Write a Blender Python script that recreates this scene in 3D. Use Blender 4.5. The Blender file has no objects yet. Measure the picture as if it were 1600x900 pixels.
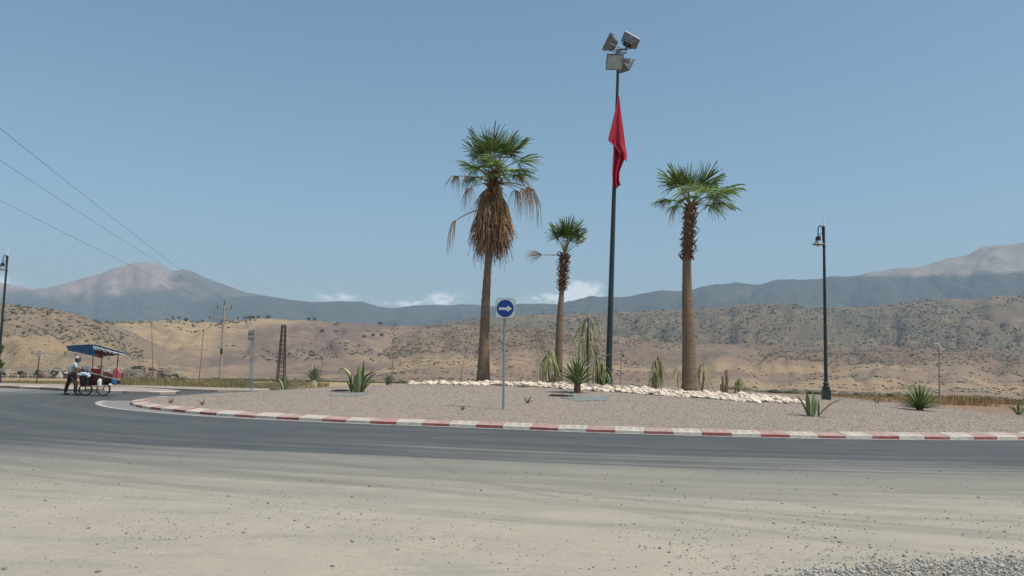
import bpy, bmesh, math, random
import numpy as np
from mathutils import Vector, Matrix, Euler, noise as mnoise
R = math.radians
random.seed(7); rng = np.random.default_rng(7)
scene = bpy.context.scene
COL = scene.collection

# ---------------------------------------------------------------- camera
F = 1256.0; CAMZ = 1.65; PITCH = math.atan(121.5 / F); ROLL = R(1.32)
cam_d = bpy.data.cameras.new("camera"); cam = bpy.data.objects.new("camera", cam_d); COL.objects.link(cam)
cam_d.sensor_width = 36; cam_d.lens = 36 * F / 1600; cam_d.clip_start = .1; cam_d.clip_end = 40000
CM = (Euler((R(90) + PITCH, 0, 0)).to_matrix() @ Matrix.Rotation(ROLL, 3, 'Z'))
cam.matrix_world = Matrix.Translation((0, 0, CAMZ)) @ CM.to_4x4()
scene.camera = cam
scene.render.resolution_x = 1024; scene.render.resolution_y = 576

def W(px, py, Y):
    d = CM @ Vector(((px - 800) / F, (450 - py) / F, -1)); d /= d.y
    return Vector((d.x * Y, Y, CAMZ + d.z * Y))
def G(px, py, z=0):
    d = CM @ Vector(((px - 800) / F, (450 - py) / F, -1))
    k = (z - CAMZ) / d.z
    return Vector((d.x * k, d.y * k, z))

# ---------------------------------------------------------------- light
SUN_EL, SUN_AZ = 62.0, 116.0          # azimuth from +Y towards +X
world = bpy.data.worlds.new("World"); scene.world = world; world.use_nodes = True
wn = world.node_tree.nodes; wl = world.node_tree.links; wn.clear()
sky = wn.new('ShaderNodeTexSky'); sky.sky_type = 'NISHITA'; sky.sun_disc = False
sky.sun_elevation = R(SUN_EL); sky.sun_rotation = R(SUN_AZ)
sky.altitude = 500; sky.air_density = 1.0; sky.dust_density = 2.6; sky.ozone_density = 1.2
def WN(t, **k):
    n = wn.new(t)
    for a, b in k.items(): setattr(n, a, b)
    return n
def wmath(op, a, b=None, c=None):
    n = WN('ShaderNodeMath', operation=op)
    for i, v in enumerate((a, b, c)):
        if v is None: continue
        if isinstance(v, (int, float)): n.inputs[i].default_value = v
        else: wl.new(v, n.inputs[i])
    return n.outputs[0]
tc = WN('ShaderNodeTexCoord'); sp = WN('ShaderNodeSeparateXYZ'); wl.new(tc.outputs['Generated'], sp.inputs[0])
ymax = wmath('MAXIMUM', sp.outputs[1], .02)
sx = wmath('DIVIDE', sp.outputs[0], ymax); sz = wmath('DIVIDE', sp.outputs[2], ymax)
clouds = [(5, 438, 34, 8, .9), (520, 465, 42, 8, .7), (600, 474, 50, 5, .4), (700, 466, 34, 13, .8), (655, 475, 34, 7, .6), (800, 476, 40, 6, .35),
          (905, 458, 36, 17, 1.7), (850, 468, 34, 10, .7), (1015, 456, 30, 4, .4), (-300, 440, 160, 12, .8), (1900, 380, 120, 10, .3)]
tot = None
for px, py, w, h, s in clouds:
    d = W(px, py, 1.0); d.z -= CAMZ
    ax = wmath('DIVIDE', wmath('SUBTRACT', sx, d.x), w / F); az = wmath('DIVIDE', wmath('SUBTRACT', sz, d.z), h / F)
    g = wmath('MULTIPLY', wmath('POWER', math.e, wmath('MULTIPLY', wmath('ADD', wmath('MULTIPLY', ax, ax), wmath('MULTIPLY', az, az)), -1.0)), s)
    tot = g if tot is None else wmath('ADD', tot, g)
mp = WN('ShaderNodeMapping'); mp.inputs['Scale'].default_value = (1, 1, 1.9); wl.new(tc.outputs['Generated'], mp.inputs[0])
nz = WN('ShaderNodeTexNoise'); nz.inputs['Scale'].default_value = 70; nz.inputs['Detail'].default_value = 7; nz.inputs['Roughness'].default_value = .55
wl.new(mp.outputs[0], nz.inputs['Vector'])
cm_ = wmath('MULTIPLY', tot, wmath('ADD', wmath('MULTIPLY', nz.outputs[0], 3.0), -.75))
mr = WN('ShaderNodeMapRange', interpolation_type='SMOOTHSTEP'); wl.new(cm_, mr.inputs[0])
mr.inputs[1].default_value = .1; mr.inputs[2].default_value = .9; mr.inputs[4].default_value = .85
mask = wmath('MULTIPLY', mr.outputs[0], wmath('GREATER_THAN', sp.outputs[1], .05))
hs = WN('ShaderNodeHueSaturation'); hs.inputs['Saturation'].default_value = 1.1; hs.inputs['Value'].default_value = 1.0; hs.inputs['Hue'].default_value = .48
wl.new(sky.outputs[0], hs.inputs['Color'])
mx = WN('ShaderNodeMix', data_type='RGBA'); wl.new(mask, mx.inputs[0]); wl.new(hs.outputs[0], mx.inputs[6]); mx.inputs[7].default_value = (9.4, 9.6, 9.6, 1)
bg = WN('ShaderNodeBackground'); bg.inputs['Strength'].default_value = .108
wo = WN('ShaderNodeOutputWorld'); wl.new(mx.outputs[2], bg.inputs[0]); wl.new(bg.outputs[0], wo.inputs[0])

sd = bpy.data.lights.new("sun", 'SUN'); sd.energy = 3.5; sd.angle = R(.5); sd.color = (1, .94, .84)
sun = bpy.data.objects.new("sun", sd); COL.objects.link(sun)
sv = Vector((math.sin(R(SUN_AZ)) * math.cos(R(SUN_EL)), math.cos(R(SUN_AZ)) * math.cos(R(SUN_EL)), math.sin(R(SUN_EL))))
sun.rotation_euler = sv.to_track_quat('Z', 'Y').to_euler(); sun.location = (30, 0, 60)
scene.view_settings.view_transform = 'Standard'; scene.view_settings.look = 'None'
scene.view_settings.gamma = 1; scene.view_settings.exposure = 0.32
try: scene.cycles.volume_max_steps = 64
except Exception: pass

# ---------------------------------------------------------------- materials
class NT:
    def __init__(s, name, rough=.85):
        s.m = bpy.data.materials.new(name); s.m.use_nodes = True; s.n = s.m.node_tree.nodes; s.l = s.m.node_tree.links
        s.b = s.n['Principled BSDF']; s.b.inputs['Roughness'].default_value = rough
        s.b.inputs['Specular IOR Level'].default_value = .3
    def put(s, sock, v):
        if v is None: return
        if isinstance(v, (int, float)):
            try: sock.default_value = v
            except Exception: sock.default_value = (v, v, v)
        elif isinstance(v, (tuple, list)): sock.default_value = (*v, 1) if len(v) == 3 and sock.type == 'RGBA' else v
        else: s.l.new(v, sock)
    def node(s, t, **k):
        n = s.n.new(t)
        for a, b in k.items(): setattr(n, a, b)
        return n
    def pos(s, scale=(1, 1, 1), obj=False, rot=(0, 0, 0)):
        if obj: src = s.node('ShaderNodeTexCoord').outputs['Object']
        else: src = s.node('ShaderNodeNewGeometry').outputs['Position']
        mp = s.node('ShaderNodeMapping'); s.l.new(src, mp.inputs[0]); mp.inputs['Scale'].default_value = scale; mp.inputs['Rotation'].default_value = rot
        return mp.outputs[0]
    def noise(s, vec, scale, det=4, rough=.55, dist=0):
        n = s.node('ShaderNodeTexNoise'); s.put(n.inputs['Vector'], vec); n.inputs['Scale'].default_value = scale
        n.inputs['Detail'].default_value = det; n.inputs['Roughness'].default_value = rough; n.inputs['Distortion'].default_value = dist
        return n.outputs[0]
    def vor(s, vec, scale, out='Distance', rnd=1):
        n = s.node('ShaderNodeTexVoronoi'); s.put(n.inputs['Vector'], vec); n.inputs['Scale'].default_value = scale; n.inputs['Randomness'].default_value = rnd
        return n.outputs[out]
    def ramp(s, v, a, b, lo=0, hi=1):
        n = s.node('ShaderNodeMapRange', interpolation_type='SMOOTHSTEP'); s.put(n.inputs[0], v)
        s.put(n.inputs[1], a); s.put(n.inputs[2], b); n.inputs[3].default_value = lo; n.inputs[4].default_value = hi
        return n.outputs[0]
    def math(s, op, a, b=None, c=None):
        n = s.node('ShaderNodeMath', operation=op); s.put(n.inputs[0], a); s.put(n.inputs[1], b); s.put(n.inputs[2], c)
        return n.outputs[0]
    def mix(s, f, a, b, mode='MIX'):
        n = s.node('ShaderNodeMix', data_type='RGBA', blend_type=mode); s.put(n.inputs[0], f)
        s.put(n.inputs[6], a); s.put(n.inputs[7], b); return n.outputs[2]
    def sep(s, v):
        n = s.node('ShaderNodeSeparateXYZ'); s.put(n.inputs[0], v); return n.outputs
    def base(s, c): s.put(s.b.inputs['Base Color'], c)
    def bump(s, h, st=.5, dist=.05):
        n = s.node('ShaderNodeBump'); n.inputs['Strength'].default_value = st; n.inputs['Distance'].default_value = dist
        s.put(n.inputs['Height'], h); s.l.new(n.outputs[0], s.b.inputs['Normal'])

def plain(name, c, c2=None, scale=6, rough=.8, metal=0, bump=.15, stretch=(1, 1, 1), thr=(.35, .7), rnd=0, trans=0):
    t = NT(name, rough); t.b.inputs['Metallic'].default_value = metal
    c2 = c2 or tuple(x * .72 for x in c)
    v = t.pos(stretch, obj=True); n = t.noise(v, scale, 5, .6)
    col = t.mix(t.ramp(n, *thr), c, c2)
    if rnd:
        oi = t.node('ShaderNodeObjectInfo').outputs['Random']
        h = t.node('ShaderNodeHueSaturation'); t.put(h.inputs['Color'], col)
        t.put(h.inputs['Value'], t.math('ADD', t.math('MULTIPLY', oi, rnd * 2), 1 - rnd)); col = h.outputs[0]
    t.base(col)
    if bump: t.bump(t.noise(v, scale * 6, 3), bump, .01)
    if trans:
        tr = t.node('ShaderNodeBsdfTranslucent'); t.put(tr.inputs[0], col); ms = t.node('ShaderNodeMixShader'); ms.inputs[0].default_value = trans
        t.l.new(t.b.outputs[0], ms.inputs[1]); t.l.new(tr.outputs[0], ms.inputs[2]); t.l.new(ms.outputs[0], t.n['Material Output'].inputs[0])
    return t.m

M = {}
M['dark_metal'] = plain('dark green paint', (.018, .03, .032), (.035, .045, .045), 8, .38)
M['mast_paint'] = plain('mast paint', (.026, .04, .045), (.038, .052, .055), 4, .35)
M['grey_metal'] = plain('galvanised steel', (.33, .36, .38), (.24, .27, .29), 10, .45, .6)
M['lamp_shade'] = plain('lamp shade', (.22, .25, .28), (.16, .18, .2), 12, .5, .1)
M['housing'] = plain('floodlight housing', (.2, .22, .23), (.13, .14, .15), 10, .5, .5)
M['glass'] = plain('dusty glass', (.42, .42, .36), (.3, .3, .26), 5, .15, 0, 0)
M['white_paint'] = plain('white sign paint', (.62, .66, .64), (.52, .56, .55), 6, .5)
M['sign_blue'] = plain('sign blue', (.012, .045, .22), (.018, .06, .25), 5, .4)
M['sign_red'] = plain('sign ring red', (.42, .1, .08), None, 5, .5)
M['sign_rim'] = plain('sign rim', (.3, .4, .38), None, 5, .5)
M['concrete_pole'] = plain('weathered concrete', (.34, .3, .25), (.25, .22, .19), 5, .9)
M['rust'] = plain('rusty steel', (.035, .026, .026), (.075, .05, .04), 9, .8)
M['black'] = plain('black rubber', (.02, .02, .02), None, 8, .7)
M['ceramic'] = plain('dark ceramic', (.05, .035, .03), None, 8, .3)
M['green_leaf'] = plain('palm leaf green', (.075, .145, .03), (.23, .29, .09), 3, .5, 0, .1, (1, 1, 1), (.35, .65), .25, .2)
M['green_leaf2'] = plain('palm leaf lime', (.17, .27, .05), (.28, .36, .12), 3, .5, 0, .1, (1, 1, 1), (.35, .65), .25, .3)
M['dead_leaf'] = plain('dead leaf straw', (.44, .30, .17), (.27, .165, .095), 4, .85, 0, .2, (1, 1, 1), (.3, .65), .35, .15)
M['dead_leaf2'] = plain('dead leaf brown', (.25, .145, .10), (.36, .23, .145), 5, .85, 0, .2, (1, 1, 1), (.35, .7), .3, .15)
M['petiole'] = plain('petiole', (.16, .16, .05), (.2, .13, .06), 6, .6)
M['boot'] = plain('leaf bases', (.13, .07, .045), (.22, .13, .085), 7, .9)
M['agave'] = plain('agave green', (.12, .165, .07), (.2, .24, .11), 5, .5, 0, .1, (1, 1, .3), (.35, .65), .15)
M['agave_edge'] = plain('agave margin cream', (.58, .52, .24), (.46, .4, .18), 6, .55, 0, .1)
M['agave_blue'] = plain('agave grey green', (.13, .18, .12), (.18, .22, .14), 5, .5, 0, .1, (1, 1, .3), (.35, .65), .15)
M['yucca'] = plain('yucca green', (.10, .16, .055), (.2, .26, .1), 5, .5, 0, .1, (1, 1, .4), (.35, .65), .25, .1)
M['wilt'] = plain('wilted leaf', (.2, .27, .08), (.38, .38, .16), 4, .6, 0, .1, (1, 1, .5), (.3, .65), .25, .15)
M['wilt_dry'] = plain('dried leaf', (.34, .29, .13), (.5, .44, .24), 4, .7, 0, .1, (1, 1, .5), (.3, .65), .25, .15)
M['stem'] = plain('woody stem', (.13, .09, .06), (.2, .14, .1), 9, .9)
M['stalk'] = plain('dry stalk', (.16, .11, .07), (.24, .17, .11), 9, .9)
M['red_tarp'] = plain('maroon cloth', (.16, .05, .045), (.1, .04, .04), 6, .8)
M['blue_tarp'] = plain('blue tarpaulin', (.015, .085, .2), (.04, .14, .27), 4, .55)
M['flag_red'] = plain('flag red', (.5, .035, .065), (.4, .025, .05), 3, .7, 0, .1, trans=.25)
M['flag_green'] = plain('flag green', (.02, .04, .025), None, 5, .8)
M['scrub'] = plain('dry scrub', (.07, .075, .04), (.13, .115, .07), .02, .95, 0, 0)
M['scrub_far'] = plain('hill scrub', (.065, .075, .042), (.11, .1, .06), .01, .95, 0, 0)
M['tree_dark'] = plain('dark foliage', (.035, .05, .025), (.07, .085, .04), .5, .9, 0, 0)
M['liner'] = plain('weed liner', (.15, .185, .185), (.27, .28, .26), 5, .6, 0, .3, (1, 4, 1))
M['soil_dark'] = plain('damp soil', (.1, .08, .06), (.16, .13, .1), 5, .95)

# palm trunk: ringed bark
t = NT('palm bark', .95); v = t.pos((1, 1, 1), obj=True)
n1 = t.noise(v, 5, 5, .65); n2 = t.noise(t.pos((3, 3, 26), obj=True), 1.0, 4, .7)
t.base(t.mix(t.ramp(n2, .3, .75, 0, .7), t.mix(n1, (.29, .205, .14), (.19, .135, .09)), (.115, .082, .056)))
t.bump(t.math('ADD', n2, t.math('MULTIPLY', t.noise(t.pos((14, 14, 2), obj=True), 1.6, 3), .5)), .8, .04); M['bark'] = t.m

# white quarry stones
t = NT('white limestone', .9); v = t.pos()
n = t.noise(v, 3, 5, .6)
oi = t.node('ShaderNodeObjectInfo').outputs['Random']
c = t.mix(t.ramp(n, .35, .72), (.74, .65, .52), (.5, .41, .32)); c = t.mix(t.math('MULTIPLY', oi, .35), c, (.64, .5, .4))
t.base(c); t.bump(t.noise(v, 22, 4), .5, .03); M['stone'] = t.m

# gravel mulch
t = NT('gravel mulch', .95); v = t.pos()
a = t.vor(v, 48, 'Color'); a = t.sep(a)[0]
big = t.noise(v, .35, 4, .6); f = t.noise(v, 60, 3, .6)
c = t.mix(a, (.40, .335, .28), (.22, .18, .148)); c = t.mix(t.ramp(f, .5, .75), c, (.46, .4, .35))
c = t.mix(t.ramp(big, .4, .65, 0, .55), c, (.34, .285, .22)); c = t.mix(t.ramp(t.noise(v, 1.1, 6, .7), .52, .72, 0, .5), c, (.22, .18, .145))
t.base(c); t.bump(t.vor(v, 48), .8, .025); M['gravel'] = t.m
t = NT('gravel chips', .95); oi = t.noise(t.pos(), 31, 2, .5)
t.base(t.mix(t.ramp(oi, .3, .7), (.22, .175, .15), (.46, .39, .335))); M['chips'] = t.m
t = NT('grey road gravel', .95); oi = t.noise(t.pos(), 37, 2, .5)
t.base(t.mix(t.ramp(oi, .35, .68), (.22, .215, .195), (.52, .5, .46))); M['road_chips'] = t.m
M['pebble'] = plain('loose pebbles', (.13, .125, .115), (.27, .25, .22), 9, .9)

# asphalt with dust; uv = (distance from kerb, distance along the kerb)
t = NT('dusty asphalt', .75); uv = t.node('ShaderNodeUVMap', uv_map='road').outputs[0]
o, al, _ = t.sep(uv); P = t.pos()
def comb(x, y, z=0):
    n = t.node('ShaderNodeCombineXYZ'); t.put(n.inputs[0], x); t.put(n.inputs[1], y); t.put(n.inputs[2], z); return n.outputs[0]
streak = t.noise(comb(t.math('MULTIPLY', o, 2.2), t.math('MULTIPLY', al, .07)), 1.0, 5, .6)
streak2 = t.noise(comb(t.math('MULTIPLY', o, 9), t.math('MULTIPLY', al, .12)), 1.0, 3, .6)
bl = t.noise(P, .22, 5, .6); grain = t.noise(P, 55, 3, .7); grain2 = t.noise(P, 13, 4, .65)
asp = t.mix(t.ramp(streak, .3, .7), (.07, .075, .074), (.112, .115, .108))
asp = t.mix(t.ramp(streak2, .45, .7, 0, .3), asp, (.135, .137, .13))
asp = t.mix(t.ramp(grain, .35, .65, 0, .5), asp, (.045, .05, .052)); asp = t.mix(t.ramp(t.noise(P, 3.5, 6, .75), .55, .75, 0, .45), asp, (.17, .165, .15)); asp = t.mix(t.ramp(t.vor(P, .55), .55, .62, 0, .25), asp, (.05, .052, .055))
q = t.math('ADD', o, t.math('MULTIPLY', t.math('SUBTRACT', bl, .5), 3.2))
q = t.math('ADD', q, t.math('MULTIPLY', t.math('SUBTRACT', streak, .5), 6.5))
q = t.math('ADD', q, t.math('MULTIPLY', t.math('SUBTRACT', streak2, .5), 2.0))
X_ = t.sep(P)[0]
q = t.math('ADD', q, t.ramp(X_, -14, 2, -3.6, 0))
half = t.ramp(q, 4.4, 7.8, 0, .6); full = t.ramp(q, 6.5, 12.0, 0, .4)
dustf = t.math('ADD', half, full)
dust = t.mix(t.ramp(t.noise(P, .5, 5, .65), .3, .7), (.39, .35, .275), (.33, .3, .24))
m1 = t.noise(P, .9, 6, .7); m2 = t.noise(t.pos((.5, 1.6, 1), rot=(0, 0, .25)), 1.3, 6, .7)
dust = t.mix(t.ramp(m1, .48, .7, 0, .6), dust, (.42, .37, .29)); dust = t.mix(t.ramp(m2, .5, .68, 0, .55), dust, (.25, .24, .2))
dust = t.mix(t.ramp(t.noise(P, 5, 5, .75), .5, .7, 0, .4), dust, (.26, .24, .2)); dust = t.mix(t.ramp(t.vor(P, 38), .16, .05, 0, .8), dust, (.17, .16, .14))
dust = t.mix(t.ramp(q, 7, 13, .6, 0), dust, (.245, .25, .22))
dust = t.mix(t.ramp(grain2, .45, .75, 0, .35), dust, (.24, .22, .18))
dust = t.mix(t.ramp(grain, .52, .68, 0, .5), dust, (.2, .19, .17)); dust = t.mix(t.ramp(t.noise(P, 110, 3, .8), .55, .7, 0, .6), dust, (.47, .43, .35)); dust = t.mix(t.ramp(t.noise(P, 24, 5, .8), .54, .68, 0, .5), dust, (.23, .215, .185))
# tyre tracks: arcs that leave the ring
def arc(cx, cy, r, w, st):
    x, y, _ = t.sep(P)
    dx = t.math('SUBTRACT', x, cx); dy = t.math('SUBTRACT', y, cy)
    d = t.math('SQRT', t.math('ADD', t.math('MULTIPLY', dx, dx), t.math('MULTIPLY', dy, dy)))
    d = t.math('ABSOLUTE', t.math('SUBTRACT', d, r)); d = t.math('ADD', d, t.math('MULTIPLY', t.math('SUBTRACT', grain2, .5), w))
    return t.math('MULTIPLY', t.ramp(d, w, w * .35), t.ramp(bl, .3, .6, .3 * st, st))
tr = None
for (x1, y1, x2, y2, sag, w, st) in [(1000, 783, 1600, 838, .35, .14, .65), (1056, 811, 1412, 860, .25, .12, .6), (700, 770, 1200, 800, .3, .12, .45), (560, 742, 1100, 762, .5, .18, .4),
                                     (80, 735, 560, 790, .5, .16, .45), (620, 800, 1150, 838, .2, .12, .35), (300, 705, 900, 760, .6, .2, .35), (0, 702, 560, 757, .3, .2, .7), (540, 755, 1020, 798, .15, .18, .6), (100, 715, 700, 745, .4, .25, .4), (1050, 735, 1600, 750, .3, .3, .3)]:
    a, b = G(x1, y1), G(x2, y2); mid = (a + b) / 2; ch = (b - a).length; sag *= .22; w *= 1.1; rr = ch * ch / (8 * sag)
    nrm = Vector((-(b - a).y, (b - a).x, 0)).normalized()
    if nrm.y < 0: nrm = -nrm
    c_ = mid + nrm * rr
    k = arc(c_.x, c_.y, rr + sag * .3, w, st); tr = k if tr is None else t.math('MAXIMUM', tr, k)
dust = t.mix(t.math('MULTIPLY', tr, .6), dust, (.135, .135, .12))
t.base(t.mix(dustf, asp, dust)); t.bump(t.math('ADD', grain, t.math('MULTIPLY', grain2, 1.5)), .45, .012)
t.put(t.b.inputs['Roughness'], t.ramp(dustf, 0, 1, .62, .95)); M['road'] = t.m

t = NT('faded line paint', .8); P = t.pos()
t.base(t.mix(t.ramp(t.noise(P, 5, 5, .7), .35, .62), (.48, .46, .42), (.26, .255, .235))); M['line'] = t.m

def kerb_mat(name, c, worn, hatch):
    t = NT(name, .8); P = t.pos(); n = t.noise(P, 6, 5, .7)
    col = t.mix(t.ramp(n, .42, .72, 0, .85), c, worn)
    col = t.mix(t.ramp(t.noise(P, 1.1, 3, .6), .45, .75, 0, .45), col, (.33, .29, .25))
    nz_ = t.sep(t.node('ShaderNodeNewGeometry').outputs['Normal'])[2]
    col = t.mix(t.math('MULTIPLY', t.ramp(nz_, .5, .95, 0, .72), t.ramp(t.noise(P, 2.3, 4, .6), .3, .6, .5, 1)), col, (.43, .37, .31))
    x, y, z = t.sep(t.pos(obj=True))
    # worn casting slots pressed in the upper face
    fx = t.math('FRACT', t.math('MULTIPLY', t.math('ADD', x, .36), 4.17)); sl = t.math('FRACT', t.math('MULTIPLY', x, 27.0))
    m = t.math('MULTIPLY', t.ramp(sl, .45, .55), t.math('MULTIPLY', t.math('GREATER_THAN', fx, .22), t.math('LESS_THAN', fx, .82)))
    m = t.math('MULTIPLY', m, t.math('MULTIPLY', t.math('GREATER_THAN', y, .1), t.math('LESS_THAN', y, .33)))
    t.base(t.mix(t.math('MULTIPLY', m, hatch), col, (.16, .12, .1)) if hatch > 0 else col)
    t.bump(n, .4, .01); return t.m
M['kerb_white'] = kerb_mat('white kerb paint', (.6, .56, .49), (.36, .33, .29), 0)
M['kerb_red'] = kerb_mat('red kerb paint', (.31, .06, .06), (.3, .2, .17), 0)
M['kerb_worn'] = kerb_mat('worn red kerb paint', (.2, .13, .11), (.25, .2, .17), 0)
M['kerb_white_slot'] = kerb_mat('white slotted kerb paint', (.6, .57, .5), (.36, .33, .29), .7)
M['kerb_red_slot'] = kerb_mat('red slotted kerb paint', (.3, .075, .075), (.3, .2, .17), .45)
t = NT('pavement', .9); P = t.pos()
t.base(t.mix(t.noise(P, 2, 5, .65), (.36, .31, .25), (.27, .235, .195))); M['pavement'] = t.m
t = NT('dusty gutter', .9); P = t.pos()
t.base(t.mix(t.noise(P, 3, 5, .65), (.26, .25, .22), (.17, .17, .16))); M['gutter'] = t.m

# ground: dry fields
t = NT('dry fields', .95); P = t.pos()
w1 = t.noise(t.pos((.0035, .0014, .003)), 1.0, 4, .6, .6); w2 = t.noise(t.pos((.03, .012, .03)), 1.0, 5, .65); w3 = t.noise(P, 1.2, 5, .7)
c = t.mix(t.ramp(w1, .4, .56), (.36, .265, .145), (.27, .19, .125)); c = t.mix(t.ramp(w1, .55, .66), c, (.32, .225, .145))
c = t.mix(t.ramp(w2, .5, .72, 0, .7), c, (.26, .2, .12)); c = t.mix(t.ramp(w3, .5, .8, 0, .5), c, (.2, .16, .1))
x, y, z = t.sep(P)
c = t.mix(t.math('MULTIPLY', t.ramp(x, 8, 16), t.ramp(y, 140, 90, 0, .75)), c, (.21, .125, .08))
c = t.mix(t.ramp(t.vor(t.pos((1, .45, 1)), .16), .1, .28, .8, 0), c, (.14, .12, .07))
t.base(c); t.bump(w3, .5, .1); M['ground'] = t.m
t = NT('crop field', .95); P = t.pos()
t.base(t.mix(t.noise(t.pos((.05, .02, 1)), 1, 5, .7), (.07, .1, .05), (.14, .15, .08))); M['crop'] = t.m

def hillmat(name, base, alt, alt2, spot, cover, sc, patch=.0016, green=None, gully=None, gold=0, field=0):
    t = NT(name, .98); P = t.pos((1, 1, 1.6))
    n1 = t.noise(P, patch, 5, .6, .4); n2 = t.noise(P, patch * 7, 5, .6); n3 = t.noise(P, .05, 4, .7)
    c = t.mix(t.ramp(n1, .42, .54), base, alt); c = t.mix(t.ramp(n2, .5, .66, 0, .8), c, alt2)
    c = t.mix(t.ramp(n3, .45, .75, 0, .35), c, tuple(x * .6 for x in base))
    if green: c = t.mix(t.ramp(t.noise(P, patch * 3.1, 4, .6), .5, .66, 0, .8), c, green)
    at = t.node('ShaderNodeAttribute', attribute_name='gully').outputs['Fac']
    if gully: c = t.mix(t.ramp(at, .55, .95, 0, .6), c, gully)
    d = t.vor(P, sc); wv = t.noise(P, patch * 4, 5, .65)
    s = t.math('MULTIPLY', t.ramp(d, .42, .2), t.ramp(wv, cover + .1, cover - .12))
    d2 = t.vor(P, sc * 2.3); s2 = t.math('MULTIPLY', t.ramp(d2, .4, .15, 0, .7), t.ramp(wv, cover + .16, cover - .1))
    c = t.mix(t.math('MAXIMUM', s, s2), c, spot)
    if field or green:
        d3 = t.vor(P, sc * 1.5); s3 = t.math('MULTIPLY', t.ramp(d3, .46, .3, 0, .85), t.ramp(t.noise(P, patch * 9, 6, .7), .42, .6)); c = t.mix(s3, c, spot)
        d4 = t.vor(P, sc * 4); c = t.mix(t.ramp(d4, .4, .2, 0, .45), c, spot)
    if green:
        tt = t.node('ShaderNodeAttribute', attribute_name='rise').outputs['Fac']
        e = t.math('ADD', tt, t.math('MULTIPLY', t.math('SUBTRACT', t.noise(P, .0016, 6, .65), .5), 1.1))
        c = t.mix(t.math('MULTIPLY', t.ramp(e, .6, 1.0, 0, .45), t.ramp(n3, .3, .6, .4, 1)), c, (.115, .11, .08))
    if gold:
        x, y, z = t.sep(P)
        g = t.math('MULTIPLY', t.ramp(t.math('ADD', x, t.math('MULTIPLY', t.math('SUBTRACT', n1, .5), 700)), -470, -640), t.ramp(n2, .3, .5, .5, 1))
        c0 = t.mix(t.ramp(n2, .45, .6), (.345, .25, .13), (.26, .185, .115)); c0 = t.mix(t.math('MULTIPLY', s, .6), c0, spot); c = t.mix(g, c, c0)
    if field:
        tt = t.node('ShaderNodeAttribute', attribute_name='rise').outputs['Fac']
        e = t.math('ADD', tt, t.math('MULTIPLY', t.math('SUBTRACT', t.noise(P, .0035, 5, .6), .5), .5))
        fl = t.noise(t.pos((.0016, .006, .006)), 1, 4, .6, .5)
        c0 = t.mix(t.ramp(fl, .46, .5), (.285, .2, .12), (.215, .155, .105)); c0 = t.mix(t.ramp(fl, .55, .6), c0, (.2, .135, .095)); c0 = t.mix(t.ramp(n3, .45, .75, 0, .3), c0, (.2, .17, .1))
        sp2 = t.math('MULTIPLY', t.ramp(t.vor(P, .045), .3, .16), t.ramp(wv, .42, .6)); c0 = t.mix(t.math('MULTIPLY', sp2, .8), c0, spot)
        c = t.mix(t.ramp(e, .56, .44), c, c0)
    t.base(c); t.bump(t.math('ADD', n3, n2), .55, 7); return t.m
M['hill_gold'] = hillmat('golden hillside', (.30, .215, .115), (.205, .15, .10), (.145, .115, .09), (.1, .095, .06), .42, .07, gully=(.2, .17, .12))
M['hill_brown'] = hillmat('brown hillside', (.225, .16, .11), (.155, .11, .09), (.29, .205, .125), (.095, .088, .065), .4, .05, gully=(.2, .155, .12), gold=1)
M['hill_scrub'] = hillmat('scrubby red hillside', (.245, .165, .11), (.19, .125, .09), (.22, .16, .105), (.085, .08, .055), .62, .09, field=1)
M['hill_green'] = hillmat('scrubby green hillside', (.215, .15, .1), (.15, .11, .08), (.26, .185, .12), (.06, .065, .04), .66, .06, .0012, (.12, .115, .08), (.11, .1, .07))
def mountmat(name, rock, rock2, forest, z0, z1, k, xf=None):
    t = NT(name, .98); P = t.pos(); z = t.sep(P)[2]
    n = t.noise(P, .0008, 6, .62); n2 = t.noise(P, .0038, 6, .7); n3 = t.noise(P, .02, 5, .75)
    c = t.mix(t.ramp(n2, .35, .65), rock, rock2)
    at = t.node('ShaderNodeAttribute', attribute_name='gully').outputs['Fac']
    zz = t.math('ADD', z, t.math('MULTIPLY', t.math('SUBTRACT', n, .5), k))
    zz = t.math('SUBTRACT', zz, t.math('MULTIPLY', at, k * .35))
    f = t.math('MULTIPLY', t.ramp(zz, z1, z0), t.ramp(n3, .25, .55, .55, 1))
    if xf is not None:
        x = t.sep(P)[0]; f = t.math('MAXIMUM', f, t.math('MULTIPLY', t.ramp(t.math('ADD', x, t.math('MULTIPLY', t.math('SUBTRACT', n2, .5), 1400)), xf, xf + 260), .75))
    t.base(t.mix(f, c, forest)); t.bump(t.math('ADD', n2, t.math('MULTIPLY', n3, .5)), .9, 45); return t.m

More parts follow.
